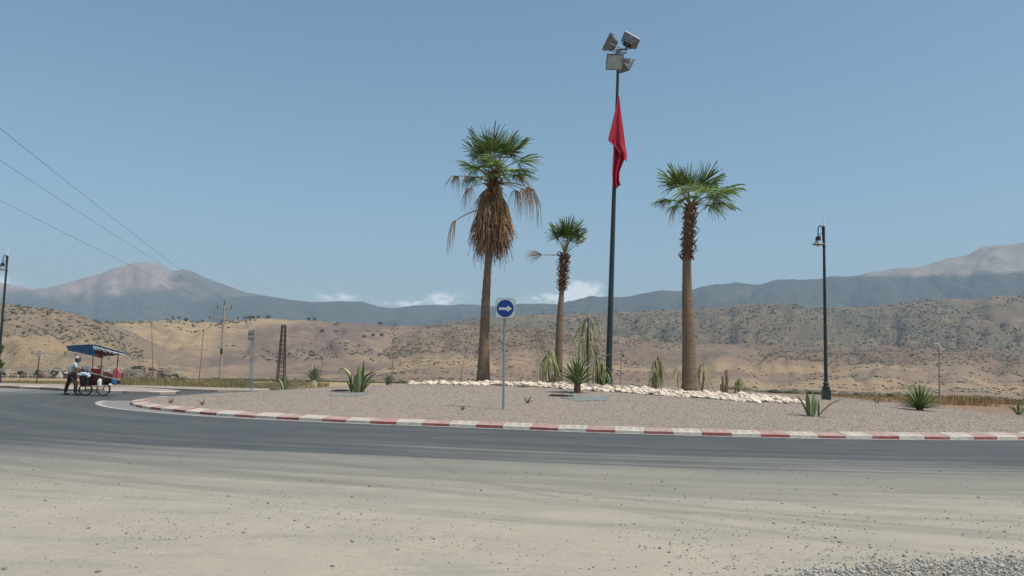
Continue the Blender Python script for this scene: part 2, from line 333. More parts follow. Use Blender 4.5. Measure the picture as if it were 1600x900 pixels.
# ---------------------------------------------------------------- builders
def setp(o, label=None, cat=None, group=None, kind=None):
    if label: o['label'] = label
    if cat: o['category'] = cat
    if group: o['group'] = group
    if kind: o['kind'] = kind
    return o
def empty(name, loc, label, cat, group=None):
    o = bpy.data.objects.new(name, None); COL.objects.link(o); o.location = loc; o.empty_display_size = .2
    return setp(o, label, cat, group)
def link(name, me, parent=None, loc=(0, 0, 0), rot=(0, 0, 0), sc=(1, 1, 1)):
    o = bpy.data.objects.new(name, me); COL.objects.link(o); o.location = loc; o.rotation_euler = rot; o.scale = sc
    if parent: o.parent = parent
    return o
def ortho(d):
    d = Vector(d).normalized(); a = Vector((0, 0, 1)) if abs(d.z) < .9 else Vector((1, 0, 0))
    u = d.cross(a).normalized(); return u, d.cross(u).normalized()
class MB:
    def __init__(s, org=(0, 0, 0)): s.v = []; s.f = []; s.mi = []; s.o = Vector(org); s.c = 0
    def m(s, i): s.c = i; return s
    def add(s, vs, fs):
        b = len(s.v); s.v += [tuple(Vector(p) - s.o) for p in vs]
        for f in fs: s.f.append(tuple(b + i for i in f)); s.mi.append(s.c)
        return s
    def tube(s, pts, rad, n=8, cap=True, sx=1.0):
        pts = [Vector(p) for p in pts]; k = len(pts)
        if not isinstance(rad, (list, tuple)): rad = [rad] * k
        vs = []; u = None
        for i, p in enumerate(pts):
            d = (pts[min(i + 1, k - 1)] - pts[max(i - 1, 0)]).normalized()
            if u is None: u, w = ortho(d)
            else: u = (u - d * u.dot(d)).normalized(); w = d.cross(u)
            for j in range(n):
                a = 2 * math.pi * j / n; vs.append(p + (u * math.cos(a) + w * math.sin(a) * sx) * rad[i])
        fs = [(i * n + j, i * n + (j + 1) % n, (i + 1) * n + (j + 1) % n, (i + 1) * n + j) for i in range(k - 1) for j in range(n)]
        if cap: fs += [tuple(reversed(range(n))), tuple((k - 1) * n + j for j in range(n))]
        return s.add(vs, fs)
    def box(s, c, size, rot=None, taper=1.0):
        c = Vector(c); hx, hy, hz = [x / 2 for x in size]
        vs = []
        for z in (-1, 1):
            k = taper if z > 0 else 1
            for x, y in ((-1, -1), (1, -1), (1, 1), (-1, 1)):
                p = Vector((x * hx * k, y * hy * k, z * hz))
                if rot is not None: p = rot @ p
                vs.append(c + p)
        return s.add(vs, [(3, 2, 1, 0), (4, 5, 6, 7), (0, 1, 5, 4), (1, 2, 6, 5), (2, 3, 7, 6), (3, 0, 4, 7)])
    def lathe(s, c, prof, n=16, rot=None):
        c = Vector(c); vs = []
        for r, z in prof:
            for j in range(n):
                a = 2 * math.pi * j / n; p = Vector((r * math.cos(a), r * math.sin(a), z))
                vs.append(c + (rot @ p if rot is not None else p))
        k = len(prof); fs = [(i * n + j, i * n + (j + 1) % n, (i + 1) * n + (j + 1) % n, (i + 1) * n + j) for i in range(k - 1) for j in range(n)]
        return s.add(vs, fs + [tuple(reversed(range(n))), tuple((k - 1) * n + j for j in range(n))])
    def prism(s, poly, y0, y1, c=(0, 0, 0), rot=None):      # polygon in local XZ, extruded along Y
        c = Vector(c); n = len(poly); vs = []
        for y in (y0, y1):
            for x, z in poly:
                p = Vector((x, y, z)); vs.append(c + (rot @ p if rot is not None else p))
        fs = [tuple(range(n)), tuple(reversed(range(n, 2 * n)))] + [(i, i + n, (i + 1) % n + n, (i + 1) % n) for i in range(n)]
        return s.add(vs, fs)
    def sheet(s, grid, thick=.01):           # grid[i][j] of points, thin two-sided sheet with edges
        a = len(grid); b = len(grid[0]); P = [[Vector(p) for p in r] for r in grid]
        top = []; bot = []
        for i in range(a):
            for j in range(b):
                du = P[min(i + 1, a - 1)][j] - P[max(i - 1, 0)][j]; dv = P[i][min(j + 1, b - 1)] - P[i][max(j - 1, 0)]
                n = du.cross(dv); n = n.normalized() if n.length > 1e-9 else Vector((0, 0, 1))
                top.append(P[i][j] + n * thick / 2); bot.append(P[i][j] - n * thick / 2)
        fs = []; N = a * b
        for i in range(a - 1):
            for j in range(b - 1):
                q = (i * b + j, (i + 1) * b + j, (i + 1) * b + j + 1, i * b + j + 1); fs.append(q); fs.append(tuple(N + k for k in reversed(q)))
        ring = [i * b for i in range(a)] + [(a - 1) * b + j for j in range(1, b)] + [i * b + b - 1 for i in range(a - 2, -1, -1)] + [j for j in range(b - 2, 0, -1)]
        for k in range(len(ring)): x, y = ring[k], ring[(k + 1) % len(ring)]; fs.append((y, x, N + x, N + y))
        return s.add(top + bot, fs)
    def mesh(s, name, mats, smooth=True):
        me = bpy.data.meshes.new(name); me.from_pydata(s.v, [], s.f)
        if not isinstance(mats, (list, tuple)): mats = [mats]
        for m in mats: me.materials.append(M[m] if isinstance(m, str) else m)
        me.polygons.foreach_set('material_index', s.mi)
        if smooth:
            me.polygons.foreach_set('use_smooth', [True] * len(s.f))
            try: me.set_sharp_from_angle(angle=R(40))
            except Exception: pass
        me.update(); return me
    def build(s, name, mats, parent=None, smooth=True):
        if parent is not None: s.v = [tuple(Vector(p) + s.o - parent_world(parent)) for p in s.v]
        me = s.mesh(name, mats, smooth)
        return link(name, me, parent, (0, 0, 0) if parent is not None else s.o)
def parent_world(p):
    l = Vector(p.location)
    while p.parent: p = p.parent; l += p.location
    return l

def bulk(name, tmpl, pos, scl, rotz, mats, mat_idx=None, tilt=None):
    """many copies of small templates joined in one mesh (stuff)"""
    N = len(pos); VS = []; FS = []; MI = []; off = 0
    which = rng.integers(0, len(tmpl), N)
    for k, (tv, tf) in enumerate(tmpl):
        ix = np.where(which == k)[0]
        if not len(ix): continue
        tv_ = np.array(tv, float); tf_ = np.array(tf, int); S = np.asarray(scl)[ix]
        if S.ndim == 1: S = np.repeat(S[:, None], 3, 1)
        v = tv_[None] * S[:, None, :]
        if tilt is not None:
            a = tilt[ix][:, None]; y = v[..., 1] * np.cos(a) - v[..., 2] * np.sin(a); z = v[..., 1] * np.sin(a) + v[..., 2] * np.cos(a)
            v = np.stack([v[..., 0], y, z], -1)
        a = np.asarray(rotz)[ix][:, None]
        x = v[..., 0] * np.cos(a) - v[..., 1] * np.sin(a); y = v[..., 0] * np.sin(a) + v[..., 1] * np.cos(a)
        v = np.stack([x, y, v[..., 2]], -1) + np.asarray(pos)[ix][:, None, :]
        f = tf_[None] + (np.arange(len(ix)) * len(tv_))[:, None, None] + off
        VS.append(v.reshape(-1, 3)); FS.append(f.reshape(-1, tf_.shape[1])); off += v.shape[0] * v.shape[1]
        MI.append(np.repeat((mat_idx[ix] if mat_idx is not None else np.zeros(len(ix), int)), len(tf_)))
    V = np.concatenate(VS); Fc = np.concatenate(FS); mi = np.concatenate(MI); k = Fc.shape[1]
    me = bpy.data.meshes.new(name); me.vertices.add(len(V)); me.vertices.foreach_set('co', V.ravel())
    me.loops.add(Fc.size); me.loops.foreach_set('vertex_index', Fc.ravel().astype(np.int32))
    me.polygons.add(len(Fc)); me.polygons.foreach_set('loop_start', np.arange(0, Fc.size, k, dtype=np.int32))
    me.polygons.foreach_set('material_index', mi.astype(np.int32))
    for m in (mats if isinstance(mats, (list, tuple)) else [mats]): me.materials.append(M[m])
    me.update(calc_edges=True); me.validate()
    o = link(name, me); o['kind'] = 'stuff'; return o
def ico(sub, jit, seed, flat=1.0, lump=0):
    bm = bmesh.new(); bmesh.ops.create_icosphere(bm, subdivisions=sub, radius=1); r = random.Random(seed)
    for v in bm.verts:
        k = 1 + r.uniform(-jit, jit)
        if lump: k += lump * mnoise.noise(v.co * 1.7 + Vector((seed, 0, 0)))
        v.co *= k; v.co.z *= flat
    V = [tuple(v.co) for v in bm.verts]; Fs = [tuple(v.index for v in f.verts) for f in bm.faces]; bm.free(); return V, Fs
CH = [ico(1, .42, i, .75) for i in range(8)]
def octa(seed):
    r = random.Random(seed); p = [(1, 0, 0), (-1, 0, 0), (0, 1, 0), (0, -1, 0), (0, 0, .8), (0, 0, -.6)]
    p = [tuple(c * r.uniform(.7, 1.2) + r.uniform(-.15, .15) for c in q) for q in p]
    return p, [(0, 2, 4), (2, 1, 4), (1, 3, 4), (3, 0, 4), (2, 0, 5), (1, 2, 5), (3, 1, 5), (0, 3, 5)]
OC = [octa(i) for i in range(8)]

# ---------------------------------------------------------------- island outline and relief
IC = np.array([2.5, 38.0])
kpx = [(222, 626), (210, 628), (203, 631), (207, 634.2), (223, 638), (252, 641.5), (295, 646), (352, 650.5), (424, 654.5), (513, 659), (582, 662.3), (640, 664.3), (697, 666.3), (784, 669.8), (827, 671.6),
       (916, 675), (1008, 678), (1057, 679.3), (1100, 680.6), (1194, 683.2), (1319, 685.4), (1365, 686), (1444, 686.7), (1522, 687.1), (1600, 687)]
kp = [G(x, y) for x, y in kpx]
pol = [(math.atan2(p.y - IC[1], p.x - IC[0]) % (2 * math.pi), math.hypot(p.x - IC[0], p.y - IC[1])) for p in kp]
extra = [(-12.4, 34.6), (-11.3, 38), (-9.8, 41), (-7.2, 45), (-3, 49), (2.5, 51.5), (9, 51), (15, 48), (19, 43.5), (21, 38), (21.2, 33), (19.8, 28.5)]
pol += [(math.atan2(y - IC[1], x - IC[0]) % (2 * math.pi), math.hypot(x - IC[0], y - IC[1])) for x, y in extra]
pol.sort(); TH = np.array([a for a, b in pol]); RR = np.array([b for a, b in pol])
THg = np.linspace(0, 2 * math.pi, 1441)[:-1]
Rg = np.interp(THg, TH, RR, period=2 * math.pi)
kk = np.exp(-np.linspace(-2, 2, 25) ** 2); kk /= kk.sum()
Rg = np.convolve(np.concatenate([Rg[-12:], Rg, Rg[:12]]), kk, 'valid')
def Rk(th): return float(np.interp(th % (2 * math.pi), THg, Rg, period=2 * math.pi))
KERB_H, KW = .145, .42
def isl_z(x, y):
    dx, dy = x - IC[0], y - IC[1]; r = math.hypot(dx, dy); t = r / (Rk(math.atan2(dy, dx)) - KW)
    if t > 1: return 0
    w = mnoise.noise(Vector((x * .35, y * .35, 0))) * .05 * min(1, (1 - t) * 6)
    return KERB_H - .02 + .74 * (1 - t ** 2) + w
def on_isl(px, py):
    best = None
    for i in range(700):
        Y = 19 + i * .05; p = W(px, py, Y); z = isl_z(p.x, p.y); g = p.z - z
        if g <= 0 and z > 0: return Vector((p.x, p.y, z))
        if z > 0 and (best is None or g < best[0]): best = (g, Vector((p.x, p.y, z)))
    return best[1]
def isl_pt(px, Y):
    p = W(px, 575, Y); return Vector((p.x, Y, isl_z(p.x, Y)))

# terrain level
def gz(x, y):
    d = math.hypot(x - IC[0], y - IC[1])
    if y < 20: d = math.hypot(x - IC[0], 0) if abs(x) > 60 else 0; 
    if d < 30: return -.03
    return -.03 - .0245 * (min(d, 1500) - 30)

def grid_mesh(name, P, mat, attr=None, rise=None):
    a, b = P.shape[:2]; idx = np.arange(a * b).reshape(a, b)
    Fc = np.stack([idx[:-1, :-1], idx[1:, :-1], idx[1:, 1:], idx[:-1, 1:]], -1).reshape(-1, 4)
    me = bpy.data.meshes.new(name); me.vertices.add(a * b); me.vertices.foreach_set('co', P.reshape(-1, 3).ravel())
    me.loops.add(Fc.size); me.loops.foreach_set('vertex_index', Fc.ravel().astype(np.int32))
    me.polygons.add(len(Fc)); me.polygons.foreach_set('loop_start', np.arange(0, Fc.size, 4, dtype=np.int32))
    me.polygons.foreach_set('use_smooth', np.ones(len(Fc), bool))
    me.materials.append(M[mat] if isinstance(mat, str) else mat); me.update(calc_edges=True); me.validate()
    if attr is not None:
        at = me.attributes.new('gully', 'FLOAT', 'POINT'); at.data.foreach_set('value', attr.ravel())
    if rise is not None:
        at = me.attributes.new('rise', 'FLOAT', 'POINT'); at.data.foreach_set('value', rise.ravel())
    o = link(name, me); return o

# ground sheet
xs = np.concatenate([-np.geomspace(16000, 60, 36), np.linspace(-55, 55, 23), np.geomspace(60, 16000, 36)])
ys = np.concatenate([-np.geomspace(2500, 30, 14), np.linspace(-25, 100, 26), np.geomspace(105, 15500, 50)])
P = np.array([[(x, y, gz(x, y)) for y in ys] for x in xs])
setp(grid_mesh('ground', P, 'ground'), kind='structure')

# road sheet
nT = 720; offs = np.concatenate([np.linspace(0, 12, 49), np.geomspace(12.6, 46, 24)])
th = np.linspace(0, 2 * math.pi, nT + 1)
V = []; UV = []
def offmax(a):
    s = -math.sin(a); c_ = math.cos(a)          # s>0: towards the camera
    if c_ < 0: k = min(1, max(0, (s + .22) / .12)); return 7.5 + (46 - 7.5) * k
    k = min(1, max(0, (s - .25) / .15)); return .6 + (46 - .6) * k
for a in th:
    r0 = Rk(a) - .05; om = offmax(a); L = a * 20
    for o in offs:
        oo = o * om / 46 if om < 46 else o
        V.append((IC[0] + (r0 + oo) * math.cos(a), IC[1] + (r0 + oo) * math.sin(a), 0.0 if om > 30 else .001)); UV.append((oo, L))
P = np.array(V).reshape(nT + 1, len(offs), 3)
ro = grid_mesh('road', P, 'road'); me = ro.data
uvl = me.uv_layers.new(name='road'); vi = np.zeros(len(me.loops), int); me.loops.foreach_get('vertex_index', vi)
uvl.data.foreach_set('uv', np.array(UV)[vi].ravel()); setp(ro, kind='structure')

# edge line and gutter
def ring_strip(name, a0, a1, f0, f1, z, mat, n=300):
    P = np.array([[(IC[0] + (Rk(a) + f) * math.cos(a), IC[1] + (Rk(a) + f) * math.sin(a), z) for f in (f0(a), f1(a))] for a in np.linspace(a0, a1, n)])
    return setp(grid_mesh(name, P, mat), kind='structure')
aL = math.atan2(31.0 - IC[1], -13.6 - IC[0]) % (2 * math.pi); aR = math.atan2(26 - IC[1], 18 - IC[0]) % (2 * math.pi)
def lo(a):
    k = (a - aL) / (aR - aL); return .95 * max(0, 1 - k * 2.2) ** 1.5 + .12
ring_strip('edge_line', aL, aR, lambda a: lo(a), lambda a: lo(a) + .14 + .1 * max(0, 1 - (a - aL) * 2), .008, 'line')
ring_strip('gutter', aL, aR, lambda a: -.04, lambda a: lo(a) - .005, .005, 'gutter')

# kerb stones
def kerb_mesh(mat, L):
    mb = MB(); x = L / 2 - .004
    prof = [(0, -.05), (0, .075), (.025, .09), (KW - .02, KERB_H), (KW, KERB_H - .01), (KW, -.05)]
    n = len(prof); vs = []
    for sx_, ins in ((-x, 0), (x, 0)):
        vs += [(sx_, p[0], p[1]) for p in prof]
    mb.add(vs, [tuple(range(n)), tuple(reversed(range(n, 2 * n)))] + [(i, i + n, (i + 1) % n + n, (i + 1) % n) for i in range(n)])
    return mb.mesh('kerb_stone', mat, False)
PL = .735
kerb_root = MB().add([(IC[0] + (Rk(a) - f) * math.cos(a), IC[1] + (Rk(a) - f) * math.sin(a), z) for a in THg[::8] for f, z in ((.03, -.06), (.03, .05), (KW - .03, .07), (KW - .03, -.06))],
    [(i * 4 + j, ((i + 1) % 180) * 4 + j, ((i + 1) % 180) * 4 + (j + 1) % 4, i * 4 + (j + 1) % 4) for i in range(180) for j in range(4)]).build('kerb', 'pavement')
setp(kerb_root, kind='structure')
KMs = {m: kerb_mesh(m, PL) for m in ('kerb_white', 'kerb_red', 'kerb_white_slot', 'kerb_red_slot')}
arc_pts = [(IC[0] + Rk(a) * math.cos(a), IC[1] + Rk(a) * math.sin(a)) for a in THg]; arc_pts.append(arc_pts[0])
cum = [0]
for i in range(1, len(arc_pts)): cum.append(cum[-1] + math.dist(arc_pts[i], arc_pts[i - 1]))
tot_l = cum[-1]; nk = int(round(tot_l / PL)) // 2 * 2; ax_, ay_ = [p[0] for p in arc_pts], [p[1] for p in arc_pts]
for i in range(nk):
    s0, s1 = tot_l * i / nk, tot_l * (i + 1) / nk
    p0 = Vector((np.interp(s0, cum, ax_), np.interp(s0, cum, ay_), 0)); p1 = Vector((np.interp(s1, cum, ax_), np.interp(s1, cum, ay_), 0))
    c = (p0 + p1) / 2; red = (i + 1) % 2
    slot = c.x > -1.5 and c.y < 30
    m = ('kerb_red' if red else 'kerb_white') + ('_slot' if slot else '')
    d = p1 - p0
    link('kerb_stone', KMs[m], kerb_root, (c.x, c.y, random.uniform(-.008, .008)), (random.uniform(-.03, .03), random.uniform(-.01, .01), math.atan2(d.y, d.x) + random.uniform(-.015, .015)), (d.length / PL, 1, 1))

# gravel mound
nr = 60; P = np.array([[(IC[0] + (Rk(a) - KW + .02) * t * math.cos(a), IC[1] + (Rk(a) - KW + .02) * t * math.sin(a), 0) for t in np.linspace(0, 1, nr)] for a in np.linspace(0, 2 * math.pi, 361)])
for i in range(P.shape[0]):
    for j in range(P.shape[1]): P[i, j, 2] = isl_z(P[i, j, 0] * .9995 + IC[0] * .0005, P[i, j, 1] * .9995 + IC[1] * .0005) or (KERB_H - .02)
setp(grid_mesh('gravel_bed', P, 'gravel'), kind='structure')
# loose chips on the mound
pos = []; 
while len(pos) < 42000:
    px = random.uniform(190, 1620); Y = 19 + 21 * random.random() ** 1.4; s = (px - 800) / F; x = s * Y
    z = isl_z(x, Y)
    if z: pos.append((x, Y, z + .004))
o = bulk('gravel', OC, np.array(pos), rng.uniform(.009, .024, (len(pos), 1)) * rng.uniform(.6, 1.3, (len(pos), 3)), rng.uniform(0, 6.3, len(pos)), 'chips')
o['label'] = 'pinkish grey gravel chips covering the roundabout mound'; o['category'] = 'gravel'

# stone bed
fe = [(640, 599.5), (700, 601), (760, 602), (820, 604), (870, 607), (920, 610), (960, 613), (1000, 616), (1050, 620), (1100, 623), (1150, 626.5), (1200, 629), (1255, 631)]
fp = [on_isl(*p) for p in fe]
fx = [p.x for p in fp]; fy = np.minimum([p.y for p in fp], 39.5)
def bedw(x): return 1.9 + 2.2 * max(0, 1 - abs(x - 5) / 8)
P = np.array([[(x, y, isl_z(x, y) + .015) for y in np.linspace(float(np.interp(x, fx, fy)) + .1, float(np.interp(x, fx, fy)) + bedw(x), 10)] for x in np.linspace(fx[0] + .1, fx[-1] - .1, 60)])
bed = setp(grid_mesh('stone_bed', P, 'soil_dark'), kind='structure')
stones = []
gridc = {}
tries = 0
while tries < 20000:
    tries += 1
    x = random.uniform(fx[0], fx[-1]); y0 = float(np.interp(x, fx, fy)); y0 += .25 + .55 * mnoise.noise(Vector((x * .9, 1, 1))); y = y0 + random.uniform(-.12, bedw(x)) - (random.random() < .04) * random.random() * .6; r = random.choice([.055, .07, .09, .1, .12, .14, .18])
    if any(math.hypot(x - q[0], y - q[1]) < (r + q[2]) * .82 for k in ((int(x), int(y)), (int(x) - 1, int(y)), (int(x) + 1, int(y)), (int(x), int(y) - 1), (int(x), int(y) + 1)) for q in gridc.get(k, [])): continue
    gridc.setdefault((int(x), int(y)), []).append((x, y, r)); stones.append((y - y0, x, y, r))
stones.sort(); ST = [ico(2, .07, 30 + i, .42, .65) for i in range(9)]
SM = []
for V_, F_ in ST:
    mb = MB(); mb.add(V_, F_); SM.append(mb.mesh('stone', 'stone', True))
for k, (e, x, y, r) in enumerate(stones[:300]):
    link('stone', SM[k % 9], bed, (x, y, isl_z(x, y) + r * .3), (random.uniform(-.3, .3), random.uniform(-.3, .3), random.uniform(0, 6)), (r * random.uniform(.9, 1.35), r, r * random.uniform(.85, 1.2)))
rest = stones[300:]
o = bulk('stones', [ico(1, .12, 60 + i, .62, .4) for i in range(6)], np.array([(x, y, isl_z(x, y) + r * .3) for e, x, y, r in rest]), np.array([(r * random.uniform(.9, 1.3), r, r) for e, x, y, r in rest]), rng.uniform(0, 6.3, len(rest)), 'stone')
o.parent = bed

# loose pebbles and gravel on the dusty road
pos = []; sc = []
for _ in range(9000):
    px = random.uniform(-50, 1650); py = 705 + 190 * random.random() ** 1.1
    g = G(px, py); s = random.choice([.0025, .003, .0035, .004, .005, .006, .008]) * (1.25 if px > 900 else 1)
    if random.random() < .022: s = random.uniform(.01, .02)
    if mnoise.noise(Vector((g.x * .8, g.y * .8, 4))) + random.uniform(-.45, .45) < 0: continue
    pos.append((g.x, g.y, s * .3)); sc.append(s)
sc = np.array(sc)[:, None] * rng.uniform(.7, 1.3, (len(sc), 3))
setp(bulk('pebbles', CH, np.array(pos), sc, rng.uniform(0, 6.3, len(pos)), 'pebble'), 'small dark pebbles scattered over the pale dusty road', 'pebbles')
pos = []; sc = []
while len(pos) < 15000:
    px = random.uniform(1040, 1800); py = random.uniform(850, 1000)
    lim = 871 + 9 * mnoise.noise(Vector((px * .02, 0, 3))) + max(0, (1480 - px)) * .1
    if py < lim and random.random() > .25 * math.exp(-(lim - py) / 7): continue
    g = G(px, py); d = max(0, py - lim) / 40
    s = random.uniform(.0045, .0135) * (1 + (random.random() < .04)); pos.append((g.x, g.y, min(.07, .03 * d) * random.random() + s * .3)); sc.append(s)
sc = np.array(sc)[:, None] * rng.uniform(.65, 1.35, (len(sc), 3))
setp(bulk('road_gravel', CH, np.array(pos), sc, rng.uniform(0, 6.3, len(pos)), 'road_chips'), 'loose grey gravel spread at the near right road edge', 'gravel')

# pavement with kerb at far left
def strip_kerb(root, pts, mats, h, L=.9, w=.3, first=0):
    pts = [Vector(p) for p in pts]; k = first; meshes = {}
    for m in mats:
        mb = MB(); x = L / 2 - .006
        prof = [(0, -.05), (0, h - .02), (.02, h), (w, h + .012), (w, -.05)]; n = len(prof)
        mb.add([(-x, a, b) for a, b in prof] + [(x, a, b) for a, b in prof], [tuple(range(n)), tuple(reversed(range(n, 2 * n)))] + [(i, i + n, (i + 1) % n + n, (i + 1) % n) for i in range(n)])
        meshes[m] = mb.mesh('kerb_stone', m, False)
    cum = [0]
    for i in range(1, len(pts)): cum.append(cum[-1] + (pts[i] - pts[i - 1]).length)
    n = max(1, int(cum[-1] / L))
    def at(s): return Vector([float(np.interp(s, cum, [p[j] for p in pts])) for j in range(3)])
    for i in range(n):
        a, b = at(cum[-1] * i / n), at(cum[-1] * (i + 1) / n); c = (a + b) / 2; d = b - a
        link('kerb_stone', meshes[mats[(i + first) % len(mats)]], root, tuple(c), (0, 0, math.atan2(d.y, d.x)), (d.length / L, 1, 1))
def pave(name, front, back, h):
    fr = [G(*p) for p in front]; bk = [G(*p) for p in back]
    vs = [(p.x, p.y, h) for p in fr] + [(p.x, p.y, h) for p in reversed(bk)]
    n = len(vs); vs2 = vs + [(x, y, -.1) for x, y, z in vs]
    o = MB().add(vs2, [tuple(range(n))] + [(i, i + n, (i + 1) % n + n, (i + 1) % n) for i in range(n)]).build(name, 'pavement', None, False)
    setp(o, kind='structure'); return o, fr
pv, fr = pave('pavement', [(-160, 600), (0, 606.2), (70, 609.3), (140, 613), (200, 615.4), (250, 616.8), (275, 616.2), (283, 614.4)], [(-160, 595), (0, 601.5), (100, 603.8), (200, 607.5), (262, 611.5)], .11)
strip_kerb(pv, [(p.x, p.y, 0) for p in fr], ['kerb_white', 'kerb_worn'], .13, 1.3, .5)
vp, fr = pave('verge', [(150, 604.4), (200, 606.3), (240, 608.6), (290, 610.6), (340, 612.4), (420, 613)], [(150, 602), (240, 604.5), (330, 607.5), (420, 609.5)], .09)
strip_kerb(vp, [(p.x, p.y, 0) for p in fr], ['kerb_red', 'pavement'], .1, 1.6, .3)

# ---------------------------------------------------------------- hills and mountains
def fbm(x, y, z=0, o=5): return mnoise.fractal(Vector((x, y, z)), .95, 2.05, o)
RG = {}
def ridge(name, crest, Yb, Yc, Yk, mat, amp, gf, seed, power=1.1, rows=70, cols=520, rough=.012, x0=-700, x1=2300, bow=0, back=.35):
    cx = [c[0] for c in crest]; cy = [c[1] for c in crest]
    pxs = np.linspace(x0, x1, cols); ts = np.concatenate([np.linspace(0, 1, rows), np.linspace(1, 1.9, rows // 3)[1:]])
    P = np.zeros((cols, len(ts), 3)); A = np.zeros((cols, len(ts))); A2 = np.tile(ts, (cols, 1))
    for i, px in enumerate(pxs):
        py = float(np.interp(px, cx, cy)); s = (px - 800) / F
        yc = Yc * (1 + bow * mnoise.noise(Vector((px * .002, seed, 0)))); zc = W(px, py, yc).z
        zc += mnoise.fractal(Vector((px * .02, seed, 0)), 1, 2, 5) * rough * yc * .22
        for j, t in enumerate(ts):
            Y = Yb + (yc - Yb) * t if t <= 1 else yc + (Yk - yc) * (t - 1)
            X = s * Y; g = gz(X, Y)
            if t <= 1: f = t ** power
            else: f = 1 - (t - 1) * (1 + back)
            u = fbm(px * .006 * gf + seed * 3.1, t * 1.1, seed) + .5 * fbm(X * .004, Y * .004, seed)
            gl = 1 - abs(mnoise.noise(Vector((px * .011 * gf + .8 * mnoise.noise(Vector((px * .01, t * 3, seed))), t * .9, seed + 5))) * 2)
            gl2 = 1 - abs(mnoise.noise(Vector((px * .034 * gf + .6 * mnoise.noise(Vector((px * .03, t * 5, seed))), t * 2.2, seed + 9))) * 2)
            e = min(1, t * 3) * (min(1, abs(1 - t) * 5) * .93 + .07)
            z = g + (zc - g) * f + amp * e * (u * .9 - gl ** 3 * .75 - gl2 ** 3 * .3)
            P[i, j] = (X, Y, z if t <= 1.6 else min(z, g - 5)); A[i, j] = max(0, gl) ** 2 * .7 + max(0, gl2) ** 2 * .3
            if j == 0: P[i, j, 2] = g - 3
    o = setp(grid_mesh(name, P, mat, A, A2), kind='structure'); RG[name] = (P, pxs, ts, rows); return o
ridge('left_hill', [(-700, 440), (-200, 462), (0, 474), (50, 478), (90, 484), (130, 492), (160, 502), (190, 512), (230, 530), (290, 552), (340, 568), (420, 585), (600, 612), (900, 640), (2300, 760)], 950, 1550, 2000, 'hill_gold', 13, 1.3, 1.7, 1.0)
ridge('golden_hill', [(-700, 520), (100, 514), (150, 508), (190, 504), (260, 500), (330, 503), (400, 498), (480, 500), (560, 504), (640, 509), (720, 515), (800, 530), (900, 560), (1000, 590), (1150, 625), (2300, 800)], 1150, 2300, 3000, 'hill_brown', 17, 1.2, 4.2, 1.05, bow=.1)
ridge('scrub_hill', [(-700, 600), (420, 585), (520, 560), (600, 531), (680, 510), (760, 507), (850, 512), (930, 522), (1000, 531), (1100, 536), (1200, 540), (1300, 541), (1400, 539), (1500, 541), (1600, 546), (1800, 560), (2300, 540)], 1100, 2000, 2600, 'hill_scrub', 16, 1.0, 8.3, 1.0)
ridge('green_hill', [(-700, 560), (500, 530), (640, 510), (720, 500), (760, 496), (830, 491), (900, 489), (960, 487), (1040, 484), (1100, 479), (1180, 475), (1250, 478), (1330, 480), (1400, 473), (1480, 466), (1560, 463), (1650, 462), (2300, 440)], 2200, 3300, 4200, 'hill_green', 52, 1.0, 12.9, .95, bow=.08)
zl = lambda py, Y, px=1400: W(px, py, Y).z
M['mt_right'] = mountmat('pale rocky mountain', (.31, .265, .22), (.2, .175, .15), (.045, .055, .045), zl(445, 9000), zl(434, 9000), 180)
M['mt_left'] = mountmat('pink bare mountain', (.34, .255, .21), (.25, .195, .17), (.065, .075, .065), zl(488, 11000, 200), zl(462, 11000, 200), 530, (272 - 800) / F * 11000)
M['mt_mid'] = mountmat('forested mountain', (.24, .22, .19), (.18, .17, .15), (.06, .07, .058), zl(455, 9800, 600), zl(440, 9800, 600), 400)
ridge('right_mountain', [(-700, 560), (500, 520), (700, 492), (760, 483), (830, 474), (890, 468), (940, 464), (1000, 460), (1050, 455), (1100, 448), (1150, 443), (1200, 440), (1245, 437), (1270, 433), (1300, 432), (1330, 433),
    (1360, 427), (1400, 421), (1440, 416), (1480, 406), (1520, 396), (1545, 386), (1560, 384), (1600, 379), (1700, 365), (2300, 330)], 6200, 9000, 11000, 'mt_right', 120, 1.0, 15.1, .9, bow=.04, rough=.02)
ridge('middle_mountain', [(-700, 500), (0, 476), (60, 474), (130, 476), (200, 478), (300, 474), (340, 466), (380, 462), (430, 463), (470, 469), (520, 470), (565, 471), (590, 478), (620, 482), (650, 478), (690, 476), (740, 477), (800, 478), (900, 480), (2300, 500)],
    7000, 9800, 11500, 'mt_mid', 100, 1.1, 21.3, .9, bow=.03, rough=.01)
ridge('left_mountain', [(-700, 470), (-100, 452), (0, 443), (50, 450), (80, 446), (120, 437), (160, 426), (190, 415), (215, 411), (235, 411), (252, 417), (265, 423), (282, 420), (300, 425), (320, 433), (345, 442), (380, 454), (430, 466), (480, 474), (560, 480), (2300, 520)],
    8000, 11000, 13000, 'mt_left', 135, 1.2, 27.7, .85, rough=.012)

